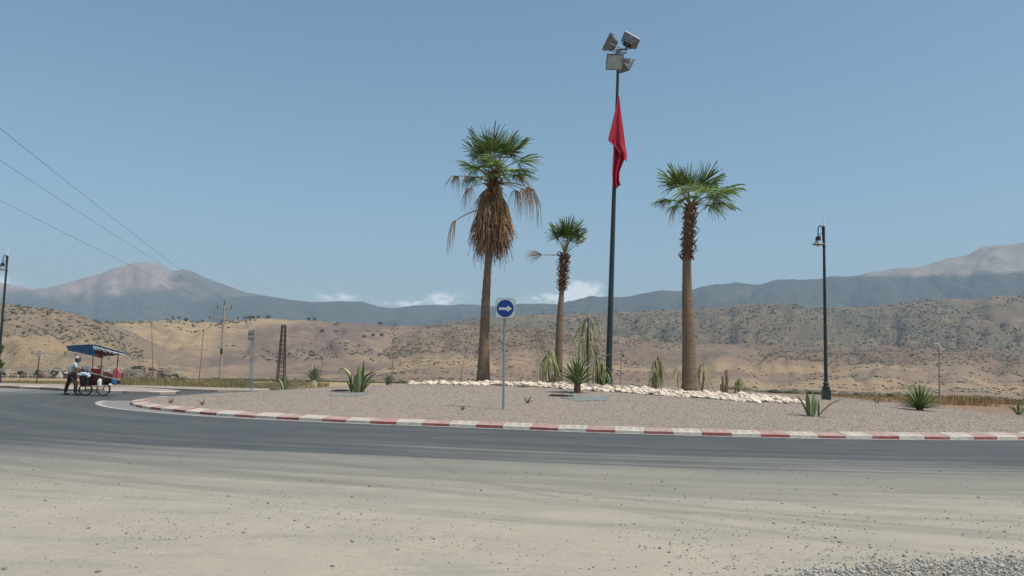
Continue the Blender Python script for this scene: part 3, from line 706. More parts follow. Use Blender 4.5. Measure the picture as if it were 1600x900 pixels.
def on_ridge(name, px, t):
    P, pxs, ts, rows = RG[name]; i = np.interp(px, pxs, np.arange(len(pxs))); j = np.interp(t, ts, np.arange(len(ts)))
    a, b = int(i), int(j); a = min(a, P.shape[0] - 2); b = min(b, P.shape[1] - 2); fa, fb = i - a, j - b
    return P[a, b] * (1 - fa) * (1 - fb) + P[a + 1, b] * fa * (1 - fb) + P[a, b + 1] * (1 - fa) * fb + P[a + 1, b + 1] * fa * fb
def scrub(label, specs, mat, name='scrub', lines=0):
    pos = []; sc = []
    for (rn, n, xa, xb, ta, tb, s0, s1, dens) in specs:
        k = 0; g = 0
        while k < n and g < n * 12:
            g += 1; px = random.uniform(xa, xb); t = random.uniform(ta, tb)
            p = on_ridge(rn, px, t)
            if mnoise.noise(Vector((p[0] * .004, p[1] * .004, 2))) + mnoise.noise(Vector((p[0] * .02, p[1] * .02, 5))) * .6 * 1.2 + mnoise.noise(Vector((p[0] * .0013, p[1] * .0013, 8))) * .9 + random.uniform(-.3, .3) < dens + .12: continue
            if t < .5 and rn == 'scrub_hill':
                tl = [.06, .13, .17, .26, .3, .37, .44]; t = random.choice(tl) + random.gauss(0, .004) + .012 * math.sin(px * .008); p = on_ridge(rn, px, t)
            s = random.uniform(s0, s1) * random.choice([.45, .6, .7, .9, 1.3]); pos.append((p[0], p[1], p[2] + s * .2)); sc.append((s * random.uniform(.8, 1.5), s, s * .75)); k += 1
    setp(bulk(name, [ico(1, .28, 90 + i, 1, .3) for i in range(5)], np.array(pos), np.array(sc), rng.uniform(0, 6.3, len(pos)), mat), label, 'shrubs')
scrub('dark shrubs dotting the golden hills on the left', [('left_hill', 650, -150, 230, .5, 1.0, 1.2, 3.2, .15), ('left_hill', 260, -150, 330, .05, .5, .8, 2, .2), ('golden_hill', 500, 150, 760, .3, 1.0, 1.4, 3.5, .2), ('golden_hill', 260, 160, 700, .93, 1.01, 1.6, 4, -.2), ('left_hill', 120, -100, 200, .92, 1.01, 1.4, 3.2, -.1)], 'scrub')
scrub('scattered shrubs on the reddish lower hill', [('scrub_hill', 10000, 560, 1750, .45, 1.0, .8, 2.2, -.5), ('scrub_hill', 1900, 420, 1700, .0, .5, .7, 1.7, .0)], 'scrub')
scrub('dense evergreen scrub on the hazy hill behind', [('green_hill', 11000, 620, 1750, .12, 1.0, 1.6, 4.2, -.3)], 'scrub_far')

# bushes on the plain
pos = []; sc = []
for _ in range(2600):
    px = random.uniform(380, 1750); Y = random.choice([random.uniform(300, 1100), random.uniform(120, 400)]); s_ = (px - 800) / F; x = s_ * Y
    if mnoise.noise(Vector((x * .012, Y * .01, 1))) + random.uniform(-.3, .3) < .05: continue
    s = random.uniform(.4, 1.0) * (1 if Y < 400 else 1.7); pos.append((x, Y, gz(x, Y) + s * .15)); sc.append((s * 1.6, s, s * .55))
for _ in range(500):           # hedge lines
    k = random.choice([(230, 500, 300, 4), (900, 1600, 420, 6), (1350, 1650, 170, 3), (300, 900, 640, 8)])
    px = random.uniform(k[0], k[1]); Y = k[2] + random.uniform(-k[3], k[3]) + 15 * math.sin(px * .01); x = (px - 800) / F * Y
    s = random.uniform(.5, 1.1) * (Y / 350) ** .5; pos.append((x, Y, gz(x, Y) + s * .2)); sc.append((s * 1.8, s, s * .8))
setp(bulk('plain_scrub', [ico(1, .28, 190 + i, 1, .3) for i in range(5)], np.array(pos), np.array(sc), rng.uniform(0, 6.3, len(pos)), 'scrub'), 'low dark bushes and hedge lines across the dry plain', 'shrubs')

# crop field left
P = np.array([[((px - 800) / F * Y, Y, gz((px - 800) / F * Y, Y) + .8) for Y in np.linspace(430, 760, 8)] for px in np.linspace(-500, 300, 40)])
setp(grid_mesh('crop_field', P, 'crop'), kind='structure')

# ---------------------------------------------------------------- grass
bl = []
for i in range(4):
    w = .012; b = random.uniform(.1, .45)
    bl.append(([(-w, 0, 0), (w, 0, 0), (w * .6, b * .4, .55), (-w * .6, b * .4, .55), (0, b, 1)], [(0, 1, 2), (0, 2, 3), (3, 2, 4)]))
M['dry_grass'] = plain('dry olive grass', (.25, .21, .11), (.15, .14, .075), .5, .9, 0, 0)
M['rust_grass'] = plain('dry rust grass', (.3, .19, .1), (.38, .27, .14), .8, .9, 0, 0)
def grass(n, fn, mat, name, label, h0, h1):
    pos = []; sc = []
    while len(pos) < n:
        x, y, k = fn()
        h = random.uniform(h0, h1) * k; pos.append((x, y, gz(x, y))); sc.append((random.uniform(1, 2.2), h, h))
    setp(bulk(name, bl, np.array(pos), np.array(sc), rng.uniform(0, 6.3, len(pos)), mat), label, 'grass')
def fg():
    while True:
        px = random.uniform(-60, 520); Y = random.uniform(44, 62); x = (px - 800) / F * Y
        k = mnoise.noise(Vector((x * .35, Y * .2, 0)))
        kk = 1 if 180 < px < 400 else .45
        if k > random.uniform(-.5, .2): return x, Y, (.6 + max(0, k)) * kk
grass(26000, fg, 'dry_grass', 'dry_grass', 'tall dry olive grass along the far verge at left', .2, .46)
def fg2():
    while True:
        px = random.uniform(1290, 1760); Y = random.uniform(46, 75); x = (px - 800) / F * Y
        k = mnoise.noise(Vector((x * .3, Y * .2, 7)))
        if k > random.uniform(-.3, .3): return x, Y, (.35 + max(0, k)) * (.5 if px < 1470 else 1)
grass(16000, fg2, 'rust_grass', 'rust_grass', 'rusty dry grass on the soil beyond the right of the mound', .35, .65)

# ---------------------------------------------------------------- village
for i, c in enumerate([(.36, .25, .2), (.46, .38, .28), (.28, .15, .12), (.55, .48, .38), (.34, .3, .27), (.22, .16, .13)]):
    M['render%d' % i] = plain('house render %d' % i, c, tuple(x * .8 for x in c), .3, .95, 0, 0)
M['opening'] = plain('dark opening', (.04, .04, .045), None, 1, .6, 0, 0)
def house(loc, w, d, h, rz, mi, label, group, seed):
    r = random.Random(seed); t = empty('house', loc, label, 'house', group); t['tint'] = ('low ' if h < 5 else 'tall ') + ['dusty pink', 'pale sand', 'brick red', 'cream', 'greyish', 'dark brown'][mi]; t.rotation_euler.z = rz
    mb = MB(); mb.box((0, 0, h / 2), (w, d, h)); 
    if r.random() < .5: mb.box((w * .2, 0, h + .9), (w * .4, d * .5, 1.8))
    wo = mb.mesh('wall', 'render%d' % mi, False); link('wall', wo, t)
    mb = MB()
    for sx_, sy in ((0, -1), (0, 1), (-1, 0), (1, 0)):
        L = w if sy else d; c = Vector((sx_ * (w / 2 - .1), sy * (d / 2 - .1), h + .3)); mb.box(c, (w if sy else .22, .22 if sy else d - .46, .6))
    link('parapet', mb.mesh('parapet', 'render%d' % ((mi + 1) % 6), False), t)
    nf = max(1, int(h / 3)); wm = MB().box((0, 0, 0), (1.1, .12, 1.3)).mesh('window', 'opening', False)
    for f in range(nf):
        for k in range(int(w / 3)):
            link('window', wm, t, (-w / 2 + 1.6 + k * 3, -d / 2 - .03, 1.7 + f * 3))
hs_ = []
def vill(n, xa, xb, ya, yb, fn):
    for i in range(n):
        hs_.append((random.uniform(xa, xb), random.uniform(ya, yb), fn))
G1 = 'houses of the village below the left hills'
r = random.Random(5)
k = 0
def clampz(p): return p
for (xa, xb, n, yb, Y) in [(12, 70, 7, 585.5, 800), (72, 104, 6, 586, 800), (95, 130, 6, 582, 840), (165, 205, 10, 586.5, 790), (205, 270, 15, 586.5, 790), (150, 185, 8, 582, 850)]:
    for i in range(n):
        px = xa + (xb - xa) * (i + r.uniform(.1, .9)) / n; Y_ = Y + r.uniform(-15, 15)
        x = (px - 800) / F * Y_; h = r.choice([4.2, 4.8, 7, 7.8, 9.5]); w = r.uniform(5, 9)
        house((x, Y_, gz(x, Y_) - .2), w, 7, h, r.uniform(-.3, .3), r.randrange(6), 'small flat roofed village house in the row below the left hill', G1, k); k += 1
G2 = 'upper cluster of village houses on the hillside'
for i in range(22):
    px = r.uniform(122, 262); t_ = r.uniform(.03, .13); p = on_ridge('left_hill', px, t_)
    house((p[0], p[1], p[2] - 1.0), r.uniform(6, 10), 7, r.choice([4.8, 6.5, 9]), r.uniform(-.4, .4), r.randrange(6), 'small flat roofed house in the upper cluster on the hillside', G2, 100 + i)

# far trees
def tree(name, loc, h, w, label, group, seed, mat='tree_dark', nl=160):
    r = random.Random(seed); t = empty(name, loc, label, 'tree', group)
    mb = MB(); mb.tube([(0, 0, -.3), (.05 * h, 0, h * .3), (0, .03 * h, h * .7)], [.05 * h, .035 * h, .015 * h], 6)
    for k in range(4): a = k * 1.6; mb.tube([(.04 * h, 0, h * .3), (.3 * w * math.cos(a), .3 * w * math.sin(a), h * .6)], [.025 * h, .01 * h], 5)
    link('trunk', mb.mesh('trunk', 'stem'), t)
    mb = MB(); cl = [(Vector((r.uniform(-.32, .32) * w, r.uniform(-.32, .32) * w, h * r.uniform(.4, .85))), r.uniform(.14, .26) * w) for _ in range(9)]
    for k in range(nl):
        c, rad = r.choice(cl); d = Vector((r.gauss(0, 1), r.gauss(0, 1), r.gauss(0, .8))).normalized() * rad * r.uniform(.5, 1.05)
        p = c + d; s = .05 * w * r.uniform(.7, 1.6); u, v_ = ortho(Vector((r.gauss(0, 1), r.gauss(0, 1), r.gauss(0, 1))))
        mb.add([p - u * s, p + v_ * s, p + u * s, p - v_ * s * .8], [(0, 1, 2, 3)])
    for c, rad in cl:
        V_, F_ = ico(1, .25, r.randrange(999), .8); mb.add([c + Vector(q) * rad * .7 for q in V_], F_)
    link('crown', mb.mesh('crown', mat, False), t)
gk = 'single trees dotted along the skyline of the golden hill'
ORD = ['first', 'second', 'third', 'fourth', 'fifth', 'sixth', 'seventh', 'eighth', 'ninth', 'tenth']
def order_labels(group, cat, fmt):
    L = sorted([o for o in COL.objects if o.get('group') == group], key=lambda o: o.location.x / o.location.y)
    for i, o in enumerate(L):
        n = ORD[i] if i < 10 else '%d%s' % (i + 1, 'th' if 10 < (i + 1) % 100 < 14 else {1: 'st', 2: 'nd', 3: 'rd'}.get((i + 1) % 10, 'th'))
        o['label'] = fmt.format(c=o.get('tint', ''), n=n)
        if 'tint' in o: del o['tint']
for i, px in enumerate([168, 272, 281, 292, 384, 392, 396, 405, 318, 484, 492, 350, 596, 420]):
    p = on_ridge('golden_hill', px, .985 + .01 * (i % 2)); tree('hill_tree', (p[0], p[1], p[2] - 1), r.uniform(9, 15), r.uniform(10, 17), 'dark round tree on the skyline of the golden hill', gk, i)
gk = 'dark trees on the slope of the brown hill'
for i, (px, tt) in enumerate([(570, .68), (598, .78), (635, .75), (650, .7), (526, .82), (645, .69), (585, .76), (505, .72)]):
    p = on_ridge('golden_hill', px, tt); tree('slope_tree', (p[0], p[1], p[2] - 1), r.uniform(7, 10), r.uniform(9, 14), 'dark lone tree on the brown slope under the skyline', gk, 50 + i)
gk = 'grove of evergreens above the village'
for i in range(30):
    px = 205 + i * 1.9 + r.uniform(-1, 1); p = on_ridge('left_hill', px, .13 + r.uniform(-.02, .02)); tree('grove_tree', (p[0], p[1], p[2] - 1), r.uniform(7, 10), r.uniform(8, 11), 'dark evergreen in the grove above the village', gk, 80 + i, nl=60)
gk = 'trees between the village houses'
for i in range(14):
    px = [10, 8, 40, 66, 92, 110, 150, 172, 196, 215, 240, 262, 272, 280][i]; Y_ = 780; x = (px - 800) / F * Y_; tree('village_tree', (x, Y_, gz(x, Y_)), r.uniform(5, 9), r.uniform(6, 9), 'bushy dark tree between the village houses', gk, 130 + i, nl=60)
order_labels(G1, 'house', '{c} flat roofed house, {n} from the left in the lower village row')
order_labels(G2, 'house', '{c} flat roofed house, {n} from the left in the upper village cluster')
order_labels('single trees dotted along the skyline of the golden hill', 'tree', 'dark round tree, {n} from the left on the skyline of the golden hill')
order_labels('dark trees on the slope of the brown hill', 'tree', 'dark lone tree, {n} from the left on the brown slope')
order_labels('grove of evergreens above the village', 'tree', 'dark evergreen, {n} from the left in the grove above the village')
order_labels('trees between the village houses', 'tree', 'bushy dark tree, {n} from the left among the lower village houses')
M['tree_green'] = plain('green foliage', (.1, .13, .04), (.16, .17, .06), 1, .9, 0, 0)
p = W(-20, 560, 60); tree('roadside_tree', (p.x, 60, gz(p.x, 60)), 3.2, 2.2, 'leafy green tree cut by the left edge behind the street lamp', None, 5, 'tree_green', 1500)

# ---------------------------------------------------------------- poles, lamps, signs
def street_lamp(base, label):
    t = empty('street_lamp', base, label, 'street lamp', 'black street lamps with bell shaped shades')
    b = Vector(base); H = 7.02
    mb = MB(b); mb.box(b + Vector((0, 0, .2)), (.28, .28, .4)); mb.box(b + Vector((0, 0, .43)), (.22, .22, .06)); mb.lathe(b, [(.12, .45), (.15, .48), (.15, .51), (.1, .55), (.095, .6), (.125, .62), (.125, .65), (.08, .69)], 14)
    mb.build('plinth', 'dark_metal', t)
    mb = MB(b); mb.lathe(b, [(.072, .67), (.068, 2.5), (.06, 4.5), (.05, 6.1), (.05, 6.15), (.065, 6.17), (.065, 6.22), (.05, 6.25), (.05, H)], 12); mb.build('pole', 'dark_metal', t)
    mb = MB(b); mb.lathe(b, [(.04, H), (.045, H + .05), (.02, H + .1), (.018, H + .45), (.008, H + .5)], 8); mb.build('spike', 'white_paint', t)
    mb = MB(b); pts = []
    for k in range(13): a = math.pi * k / 12; pts.append(b + Vector((-.055 - .09 + .09 * math.cos(a), 0, H - .18 + .2 * math.sin(a))))
    mb.tube([b + Vector((-.03, 0, H - .75)), b + Vector((-.05, 0, H - .5))] + pts + [b + Vector((-.235, 0, H - .45))], .022, 7)
    mb.tube([b + Vector((-.05, 0, H - .35)), b + Vector((-.14, 0, H - .28)), b + Vector((-.2, 0, H - .34)), b + Vector((-.17, 0, H - .42)), b + Vector((-.12, 0, H - .38))], .012, 6)
    mb.build('arm', 'dark_metal', t)
    mb = MB(b); c = b + Vector((-.235, 0, H - .45))
    mb.lathe(c, [(.03, .05), (.1, .0), (.11, -.12), (.1, -.14)], 16); mb.build('lamp_cap', 'dark_metal', t)
    mb = MB(b); mb.lathe(c, [(.1, -.14), (.11, -.19), (.16, -.24), (.235, -.29), (.245, -.31), (.22, -.31), (.15, -.26), (.1, -.22)], 22); mb.build('lamp_shade', 'lamp_shade', t)
    mb = MB(b); mb.lathe(c, [(.02, -.25), (.1, -.28), (.11, -.34), (.05, -.38), (.01, -.385)], 12); mb.build('bulb_cover', 'glass', t)
    return t
pl = on_isl(1291, 624.5); street_lamp(tuple(pl), 'tall black street lamp standing on the gravel at the right of the palms')
pp = W(-5, 600, 43.5); street_lamp((pp.x, 43.5, -.02), 'black street lamp cut by the left edge near the handcart')

# direction sign
def rr(w, h, r_, n=5):
    pts = []
    for cx, cz, a0 in ((w / 2 - r_, h / 2 - r_, 0), (-w / 2 + r_, h / 2 - r_, 90), (-w / 2 + r_, -h / 2 + r_, 180), (w / 2 - r_, -h / 2 + r_, 270)):
        for k in range(n + 1): a = R(a0 + 90 * k / n); pts.append((cx + r_ * math.cos(a), cz + r_ * math.sin(a)))
    return pts
def circ(r_, n=36): return [(r_ * math.cos(2 * math.pi * k / n), r_ * math.sin(2 * math.pi * k / n)) for k in range(n)]
sb = on_isl(786.5, 640); ppm = F / sb.y
t = empty('direction_sign', sb, 'square white sign with blue disc and white arrow pointing right on grey post', 'road sign')
top = W(789.5, 482, sb.y); rz = Matrix.Rotation(R(-9), 3, 'Z')
mb = MB(sb); mb.tube([sb + Vector((0, 0, -.1)), Vector((top.x - .02, sb.y + .03, top.z + .28))], .036, 12); mb.build('post', 'grey_metal', t)
c = Vector((top.x - .0, sb.y - .035, top.z)); s_ = 31 / ppm
mb = MB(sb); mb.prism(rr(s_, s_ * 1.03, .09), -.012, .07, c, rz); mb.build('panel', 'sign_rim', t)
mb = MB(sb); mb.prism(rr(s_ * .95, s_ * .98, .08), -.016, -.0125, c, rz); mb.build('face', 'white_paint', t)
mb = MB(sb); mb.prism(circ(s_ * .435), -.0195, -.0165, c, rz); mb.build('disc', 'sign_blue', t)
a = s_ * .33; mb = MB(sb); mb.prism([(-a, .027), (-a, -.05), (a * .35, -.05), (a * .35, -.11), (a * 1.08, -.01), (a * .35, .09), (a * .35, .027)][::-1], -.024, -.020, c, rz); mb.build('arrow', 'white_paint', t, False)
mb = MB(sb); mb.box(sb + Vector((.0, .045, 1)) + Vector((0, 0, top.z - sb.z - 1)), (.12, .03, .05)); mb.build('clamp', 'grey_metal', t)

# round limit sign at far left
g = G(57, 600, -.02); b = Vector((g.x, g.y, gz(g.x, g.y))); t = empty('speed_sign', b, 'small square sign with a red ring on thin post behind the kerb at left', 'road sign')
tp = W(61.5, 552.5, b.y)
mb = MB(b); mb.tube([b, Vector((tp.x, b.y + .02, tp.z + .1))], .03, 8); mb.build('post', 'rust', t)
mb = MB(b); mb.prism(rr(.36, .4, .03), 0, .03, Vector((tp.x, b.y - .03, tp.z))); mb.build('panel', 'white_paint', t)
mb = MB(b); o_ = circ(.165, 24); i_ = circ(.125, 24); c = Vector((tp.x, b.y - .04, tp.z))
mb.add([c + Vector((x, 0, z)) for x, z in o_] + [c + Vector((x, 0, z)) for x, z in i_] + [c + Vector((x, .01, z)) for x, z in o_] + [c + Vector((x, .01, z)) for x, z in i_],
       [(k, (k + 1) % 24, 24 + (k + 1) % 24, 24 + k) for k in range(24)] + [(48 + k, 48 + (k + 1) % 24, (k + 1) % 24, k) for k in range(24)] + [(24 + k, 24 + (k + 1) % 24, 72 + (k + 1) % 24, 72 + k) for k in range(24)]); mb.build('ring', 'sign_red', t)
mb = MB(b); mb.prism(circ(.05, 12), -.045, -.032, Vector((tp.x, b.y, tp.z))); mb.build('emblem', 'sign_red', t)
# back of a sign
g = W(392, 609, 42); b = Vector((g.x, 42, gz(g.x, 42))); tp = W(394, 524, 42); t = empty('turned_sign', b, 'grey back of a rectangular sign on twin posts left of the lattice mast', 'road sign')
for dx in (-.03, .075):
    mb = MB(b); mb.tube([b + Vector((dx, 0, 0)), Vector((tp.x + dx * .9, b.y, tp.z + (.28 if dx < 0 else .3)))], .026, 8); mb.build('post', 'grey_metal', t)
mb = MB(b); mb.box(Vector((tp.x - .02, b.y - .05, tp.z)), (.36, .03, .54)); mb.build('panel', 'concrete_pole', t)
mb = MB(b); mb.box(Vector((tp.x - .02, b.y + .0 - .08, tp.z + .12)), (.36, .02, .04)); mb.box(Vector((tp.x - .02, b.y - .08, tp.z - .12)), (.36, .02, .04)); mb.build('rail', 'grey_metal', t)

# power pole
Yp = 105.0; gb = W(344, 597, Yp); pb = Vector((gb.x, Yp, gz(gb.x, Yp)))
def power_pole(b, H, label, sidearm):
    t = empty('power_pole', b, label, 'power pole', 'power poles carrying the three wires')
    mb = MB(b); mb.tube([b + Vector((0, 0, -.3)), b + Vector((0, 0, H))], [.2, .12], 8); mb.build('pole', 'concrete_pole', t)
    ins = []
    mb = MB(b); mb.box(b + Vector((0, 0, H - 1.9)), (3.8, .14, .14)); mb.build('crossarm', 'concrete_pole', t)
    mb = MB(b); mb.box(b + Vector((0, 0, H - .6)), (1.9, .12, .12)); mb.build('crossarm', 'concrete_pole', t)
    im = MB().lathe((0, 0, 0), [(.03, 0), (.03, .12), (.1, .14), (.06, .2), (.1, .24), (.06, .3), (.1, .34), (.04, .42), (.03, .6)], 8).mesh('insulator', 'ceramic')
    for dx, dz in ((-.9, H - .54), (.9, H - .54), (0, H)): link('insulator', im, t, (dx, 0, dz)); ins.append(b + Vector((dx, 0, dz + .6)))
    for dx in (-1.85, 1.85): link('insulator', im, t, (dx, 0, H - 1.83), (0, 0, 0), (1, 1, .7))
    mb = MB(b); mb.box(b + Vector((0, -.16, H - 6)), (.3, .2, .6)); mb.build('bracket', 'rust', t)
    return ins
Hp = W(352, 472, Yp).z - pb.z - .4
ins = power_pole(pb, Hp, 'slender concrete power pole with two crossarms on the plain left of the sign back', False)
nearb = Vector((-14.6, 3.0, -.02)); 
t2 = None
near_pts = []
for k, (py, yy) in enumerate([(193, 31.0), (242, 34.0), (304, 37.5)]):
    far = ins[[1, 2, 0][k]]; q = W(0, py, yy); d = (q - far); s_ = (3.0 - far.y) / d.y; near = far + d * s_ + Vector((0, 0, .35)); near_pts.append(near)
    pts = [far.lerp(near, u / 28) - Vector((0, 0, 4 * .55 * (u / 28) * (1 - u / 28))) for u in range(29)]
    mb = MB(far); mb.tube(pts, .008, 5); o = mb.build('wire', 'black')
    setp(o, ['highest of the three wires crossing the sky at left', 'middle of the three wires crossing the sky at left', 'lowest of the three wires crossing the sky at left'][k], 'wire', 'power wires at left')
zb = max(p.z for p in near_pts); cxp = sum(p.x for p in near_pts) / 3; b = Vector((cxp, 3.0, -.02))
t = empty('line_pole', b, 'concrete pole beside the viewer holding the three wires', 'power pole')
mb = MB(b); mb.tube([b, b + Vector((0, 0, zb + .3))], [.2, .13], 8); mb.build('pole', 'concrete_pole', t)
for p in near_pts:
    mb = MB(b); mb.box((b + Vector((p.x - cxp, 0, 0))) / 2 + b / 2 + Vector((0, 0, p.z - .3)), (abs(p.x - cxp) + .3, .12, .12)); mb.build('crossarm', 'concrete_pole', t)
    mb = MB(b); mb.lathe(p - Vector((0, 0, .25)), [(.03, 0), (.09, .06), (.05, .12), (.09, .16), (.03, .25)], 8); mb.build('insulator', 'ceramic', t)

# lattice mast
Yl = 75.0; b0 = W(438, 607, Yl); b = Vector((b0.x, Yl, gz(b0.x, Yl))); tp = W(443.5, 508, Yl)
t = empty('lattice_mast', b, 'rusty four legged lattice mast behind the left end of the mound', 'lattice mast')
wb, wt = 5.6 / F * Yl, 2.5 / F * Yl; Hm = tp.z - b.z
def lat(i, u):
    w = wb + (wt - wb) * u; sx_, sy = [(-1, -1), (1, -1), (1, 1), (-1, 1)][i % 4]
    return b + Vector(((tp.x - b.x) * u + sx_ * w, sy * w, Hm * u))
for i in range(4):
    mb = MB(b); mb.tube([lat(i, 0), lat(i, 1)], .045, 4); mb.build('leg', 'rust', t)
mb = MB(b); nb = 13
for i in range(4):
    for k in range(nb):
        mb.tube([lat(i, k / nb), lat(i + 1, (k + 1) / nb)], .017, 4, False); mb.tube([lat(i + 1, k / nb), lat(i, (k + 1) / nb)], .017, 4, False)
mb.build('bracing', 'rust', t)
for k in range(1, nb + 1, 3):
    mb = MB(b); mb.tube([lat(i, k / nb) for i in (0, 1, 2, 3, 4)], .016, 4); mb.build('girt', 'rust', t)

# thin posts
for (x0, y0, x1, y1, Y, lab) in [(238, 604, 237, 506, 60, 'thin straight dry stalk rising behind the handcart canopy'), (310, 604, 318, 517, 60, 'thin leaning dry stalk left of the concrete power pole')]:
    g = W(x0, y0, Y); b = Vector((g.x, Y, gz(g.x, Y))); tp = W(x1, y1, Y)
    t = empty('thin_pole', b, lab, 'pole'); mb = MB(b); mb.tube([b, (b + tp) / 2 + Vector((.02, 0, 0)), tp], [.035, .028, .018], 6); mb.build('pole', 'stalk', t)
    mb = MB(b); mb.box(tp, (.12, .06, .1)); mb.build('cap', 'stalk', t)
# far pole with transformer
Y = 230; g = W(969, 601, Y); b = Vector((g.x, Y, gz(g.x, Y))); tp = W(971, 545, Y)
t = empty('transformer_pole', b, 'distant wooden pole with crossarm seen between mast and right palm', 'power pole')
mb = MB(b); mb.tube([b, tp], [.13, .1], 6); mb.build('pole', 'stalk', t)
mb = MB(b); mb.box(tp - Vector((0, 0, .8)), (1.8, .12, .12)); mb.build('crossarm', 'stalk', t)
mb = MB(b); mb.box(tp - Vector((-.5, 0, 2)), (.4, .4, .6)); mb.build('transformer', 'rust', t)
# pale lamp column right
Yr = 50; g = W(1468.5, 632, Yr); b = Vector((g.x, Yr, g.z)); b.z = min(b.z, gz(b.x, Yr) + .3); tp = W(1467, 543, Yr)
t = empty('solar_lamp', b, 'thin pale lamp column with tilted head beyond the big yucca at right', 'lamp column')
mb = MB(b); mb.lathe(b, [(.25, -.4), (.25, .02), (.2, .05), (.08, .06)], 10); mb.build('footing', 'white_paint', t)
mb = MB(b); mb.tube([b, tp], [.06, .035], 8); mb.build('pole', 'concrete_pole', t)
mb = MB(b); mb.box(tp + Vector((-.06, 0, .1)), (.07, .5, .38), Matrix.Rotation(R(-28), 3, 'Y')); mb.build('solar_panel', 'white_paint', t)
mb = MB(b); mb.tube([tp - Vector((0, 0, .15)), tp + Vector((.18, -.1, -.1))], .03, 6); mb.box(tp + Vector((.22, -.12, -.1)), (.22, .12, .06)); mb.build('lamp_head', 'white_paint', t)

# ---------------------------------------------------------------- mast with floodlights, flag
fb = on_isl(950, 603); Yf = fb.y; fb = isl_pt(951, Yf)
t = empty('floodlight_mast', fb, 'tall dark green mast carrying four floodlights among the palms', 'mast')
hub = W(966, 82, Yf); mb = MB(fb)
pts = [fb + Vector((0, 0, -.1)), W(952.5, 500, Yf), W(957.5, 350, Yf), W(961.5, 240, Yf), W(965.5, 130, Yf), hub]
pts = [p.lerp(fb.lerp(hub, (p.z - fb.z) / (hub.z - fb.z)), .7) for p in pts]
mb.tube(pts, [.155, .13, .105, .082, .065, .06], 14); mb.build('pole', 'mast_paint', t)
mb = MB(fb); mb.lathe(fb, [(.3, -.05), (.3, .03), (.2, .05), (.2, .3), (.17, .34)], 14); mb.build('base_plate', 'mast_paint', t)
mb = MB(fb); mb.lathe(hub, [(.1, -.25), (.12, -.2), (.12, .05), (.06, .1)], 12)
for a in (20, 110, 200, 290):
    d = Vector((math.cos(R(a)), math.sin(R(a)), 0)); mb.tube([hub, hub + d * .45 + Vector((0, 0, .05))], .035, 8)
mb.tube([hub + Vector((-.45, 0, .1)), hub + Vector((.45, .0, .16))], .05, 6); mb.build('head_frame', 'housing', t)
def flood(c, face, up, w=.78, h=.72, dd=.3, lab=None):
    c = Vector(c); f = Vector(face).normalized(); u = Vector(up); r_ = f.cross(u).normalized(); u = r_.cross(f).normalized()
    Rm = Matrix((r_, f, u)).transposed()          # local x right, y forward(out of the glass), z up
    fl = bpy.data.objects.new('floodlight', None); COL.objects.link(fl); fl.parent = t; fl.location = c - fb; fl.empty_display_size = .1
    if lab: fl['label'] = lab
    def P(x, y, z): return c + Rm @ Vector((x, y, z))
    def part(mb, n, m, sm=False):
        mb.v = [tuple(Vector(v) + mb.o - c) for v in mb.v]; link(n, mb.mesh(n, m, sm), fl)
    mb = MB(c); A = [P(x * w / 2, 0, z * h / 2) for x, z in ((-1, -1), (1, -1), (1, 1), (-1, 1))]; B = [P(x * w * .33, -dd, z * h * .28) for x, z in ((-1, -1), (1, -1), (1, 1), (-1, 1))]
    mb.add(A + B, [(0, 1, 2, 3), (7, 6, 5, 4), (0, 4, 5, 1), (1, 5, 6, 2), (2, 6, 7, 3), (3, 7, 4, 0)])
    for k in range(-3, 4): mb.box(P(k * w * .09, -dd - .03, 0), (.015, .07, h * .5), Rm)
    part(mb, 'housing', 'housing')
    mb = MB(c); e = .045
    for x, z, sx_, sz_ in ((0, 1, w + .04, e), (0, -1, w + .04, e), (1, 0, e, h - e), (-1, 0, e, h - e)): mb.box(P(x * w / 2, .025, z * h / 2), (sx_, .07, sz_), Rm)
    part(mb, 'rim', 'housing')
    mb = MB(c); mb.box(P(0, .012, 0), (w - .06, .012, h - .06), Rm); part(mb, 'glass', 'glass')
    mb = MB(c); mb.tube([P(-w / 2 - .03, -.05, 0), P(-w / 2 - .06, -.22, 0), P(-w * .3, -dd - .25, 0), P(w * .3, -dd - .25, 0), P(w / 2 + .06, -.22, 0), P(w / 2 + .03, -.05, 0)], .022, 6); part(mb, 'bracket', 'housing')
flood(W(960.5, 97, Yf - .45), (-.15, -1, -.12), (.07, 0, 1), .74, .70, .3, 'front floodlight facing the viewer')
flood(W(979, 103, Yf + .35), (.75, .55, -.45), (.1, 0, 1), .66, .6, .3)
flood(W(951, 66, Yf - .1), (-.85, .15, .5), (.45, -.5, 1), .66, .8, .3)
flood(W(985, 63, Yf + .1), (.45, .3, .75), (-.9, .1, .7), .66, .78, .26)

# flag (red, limp)
top = W(966.5, 150, Yf); fo = Vector(top); mb = MB(fo)
def table(tab, v): return [float(np.interp(v, [a[0] for a in tab], [a[k] for a in tab])) for k in (1, 2)]
rows = []
tab1 = [(150, 965.6, 967.6), (165, 963, 969.2), (190, 957, 972.5), (210, 952.5, 975.5), (222, 949.8, 977), (236, 963, 979.5), (246, 969, 979)]
for k in range(30):
    v = 150 + 96 * k / 29; l, r_ = table(tab1, v); row = []
    for j in range(15):
        u = j / 14; px = l + (r_ - l) * u; sl = (v - 150) / 96
        vv = v + (u - .35) * 10 * sl * (1 if v > 205 else .3) - max(0, .3 - u) * 24 * max(0, sl - .72)
        row.append(W(px, vv, Yf - .16 - .14 * sl * (math.sin(u * 9.5 + 1) * .5 + .6)))
    rows.append(row)
mb.sheet(rows, .012)
rows = []
tab2 = [(218, 958, 975), (235, 958.5, 978), (248, 957.5, 976), (260, 957, 971), (270, 956.8, 967.5), (284, 957, 967.5), (293, 960, 970)]
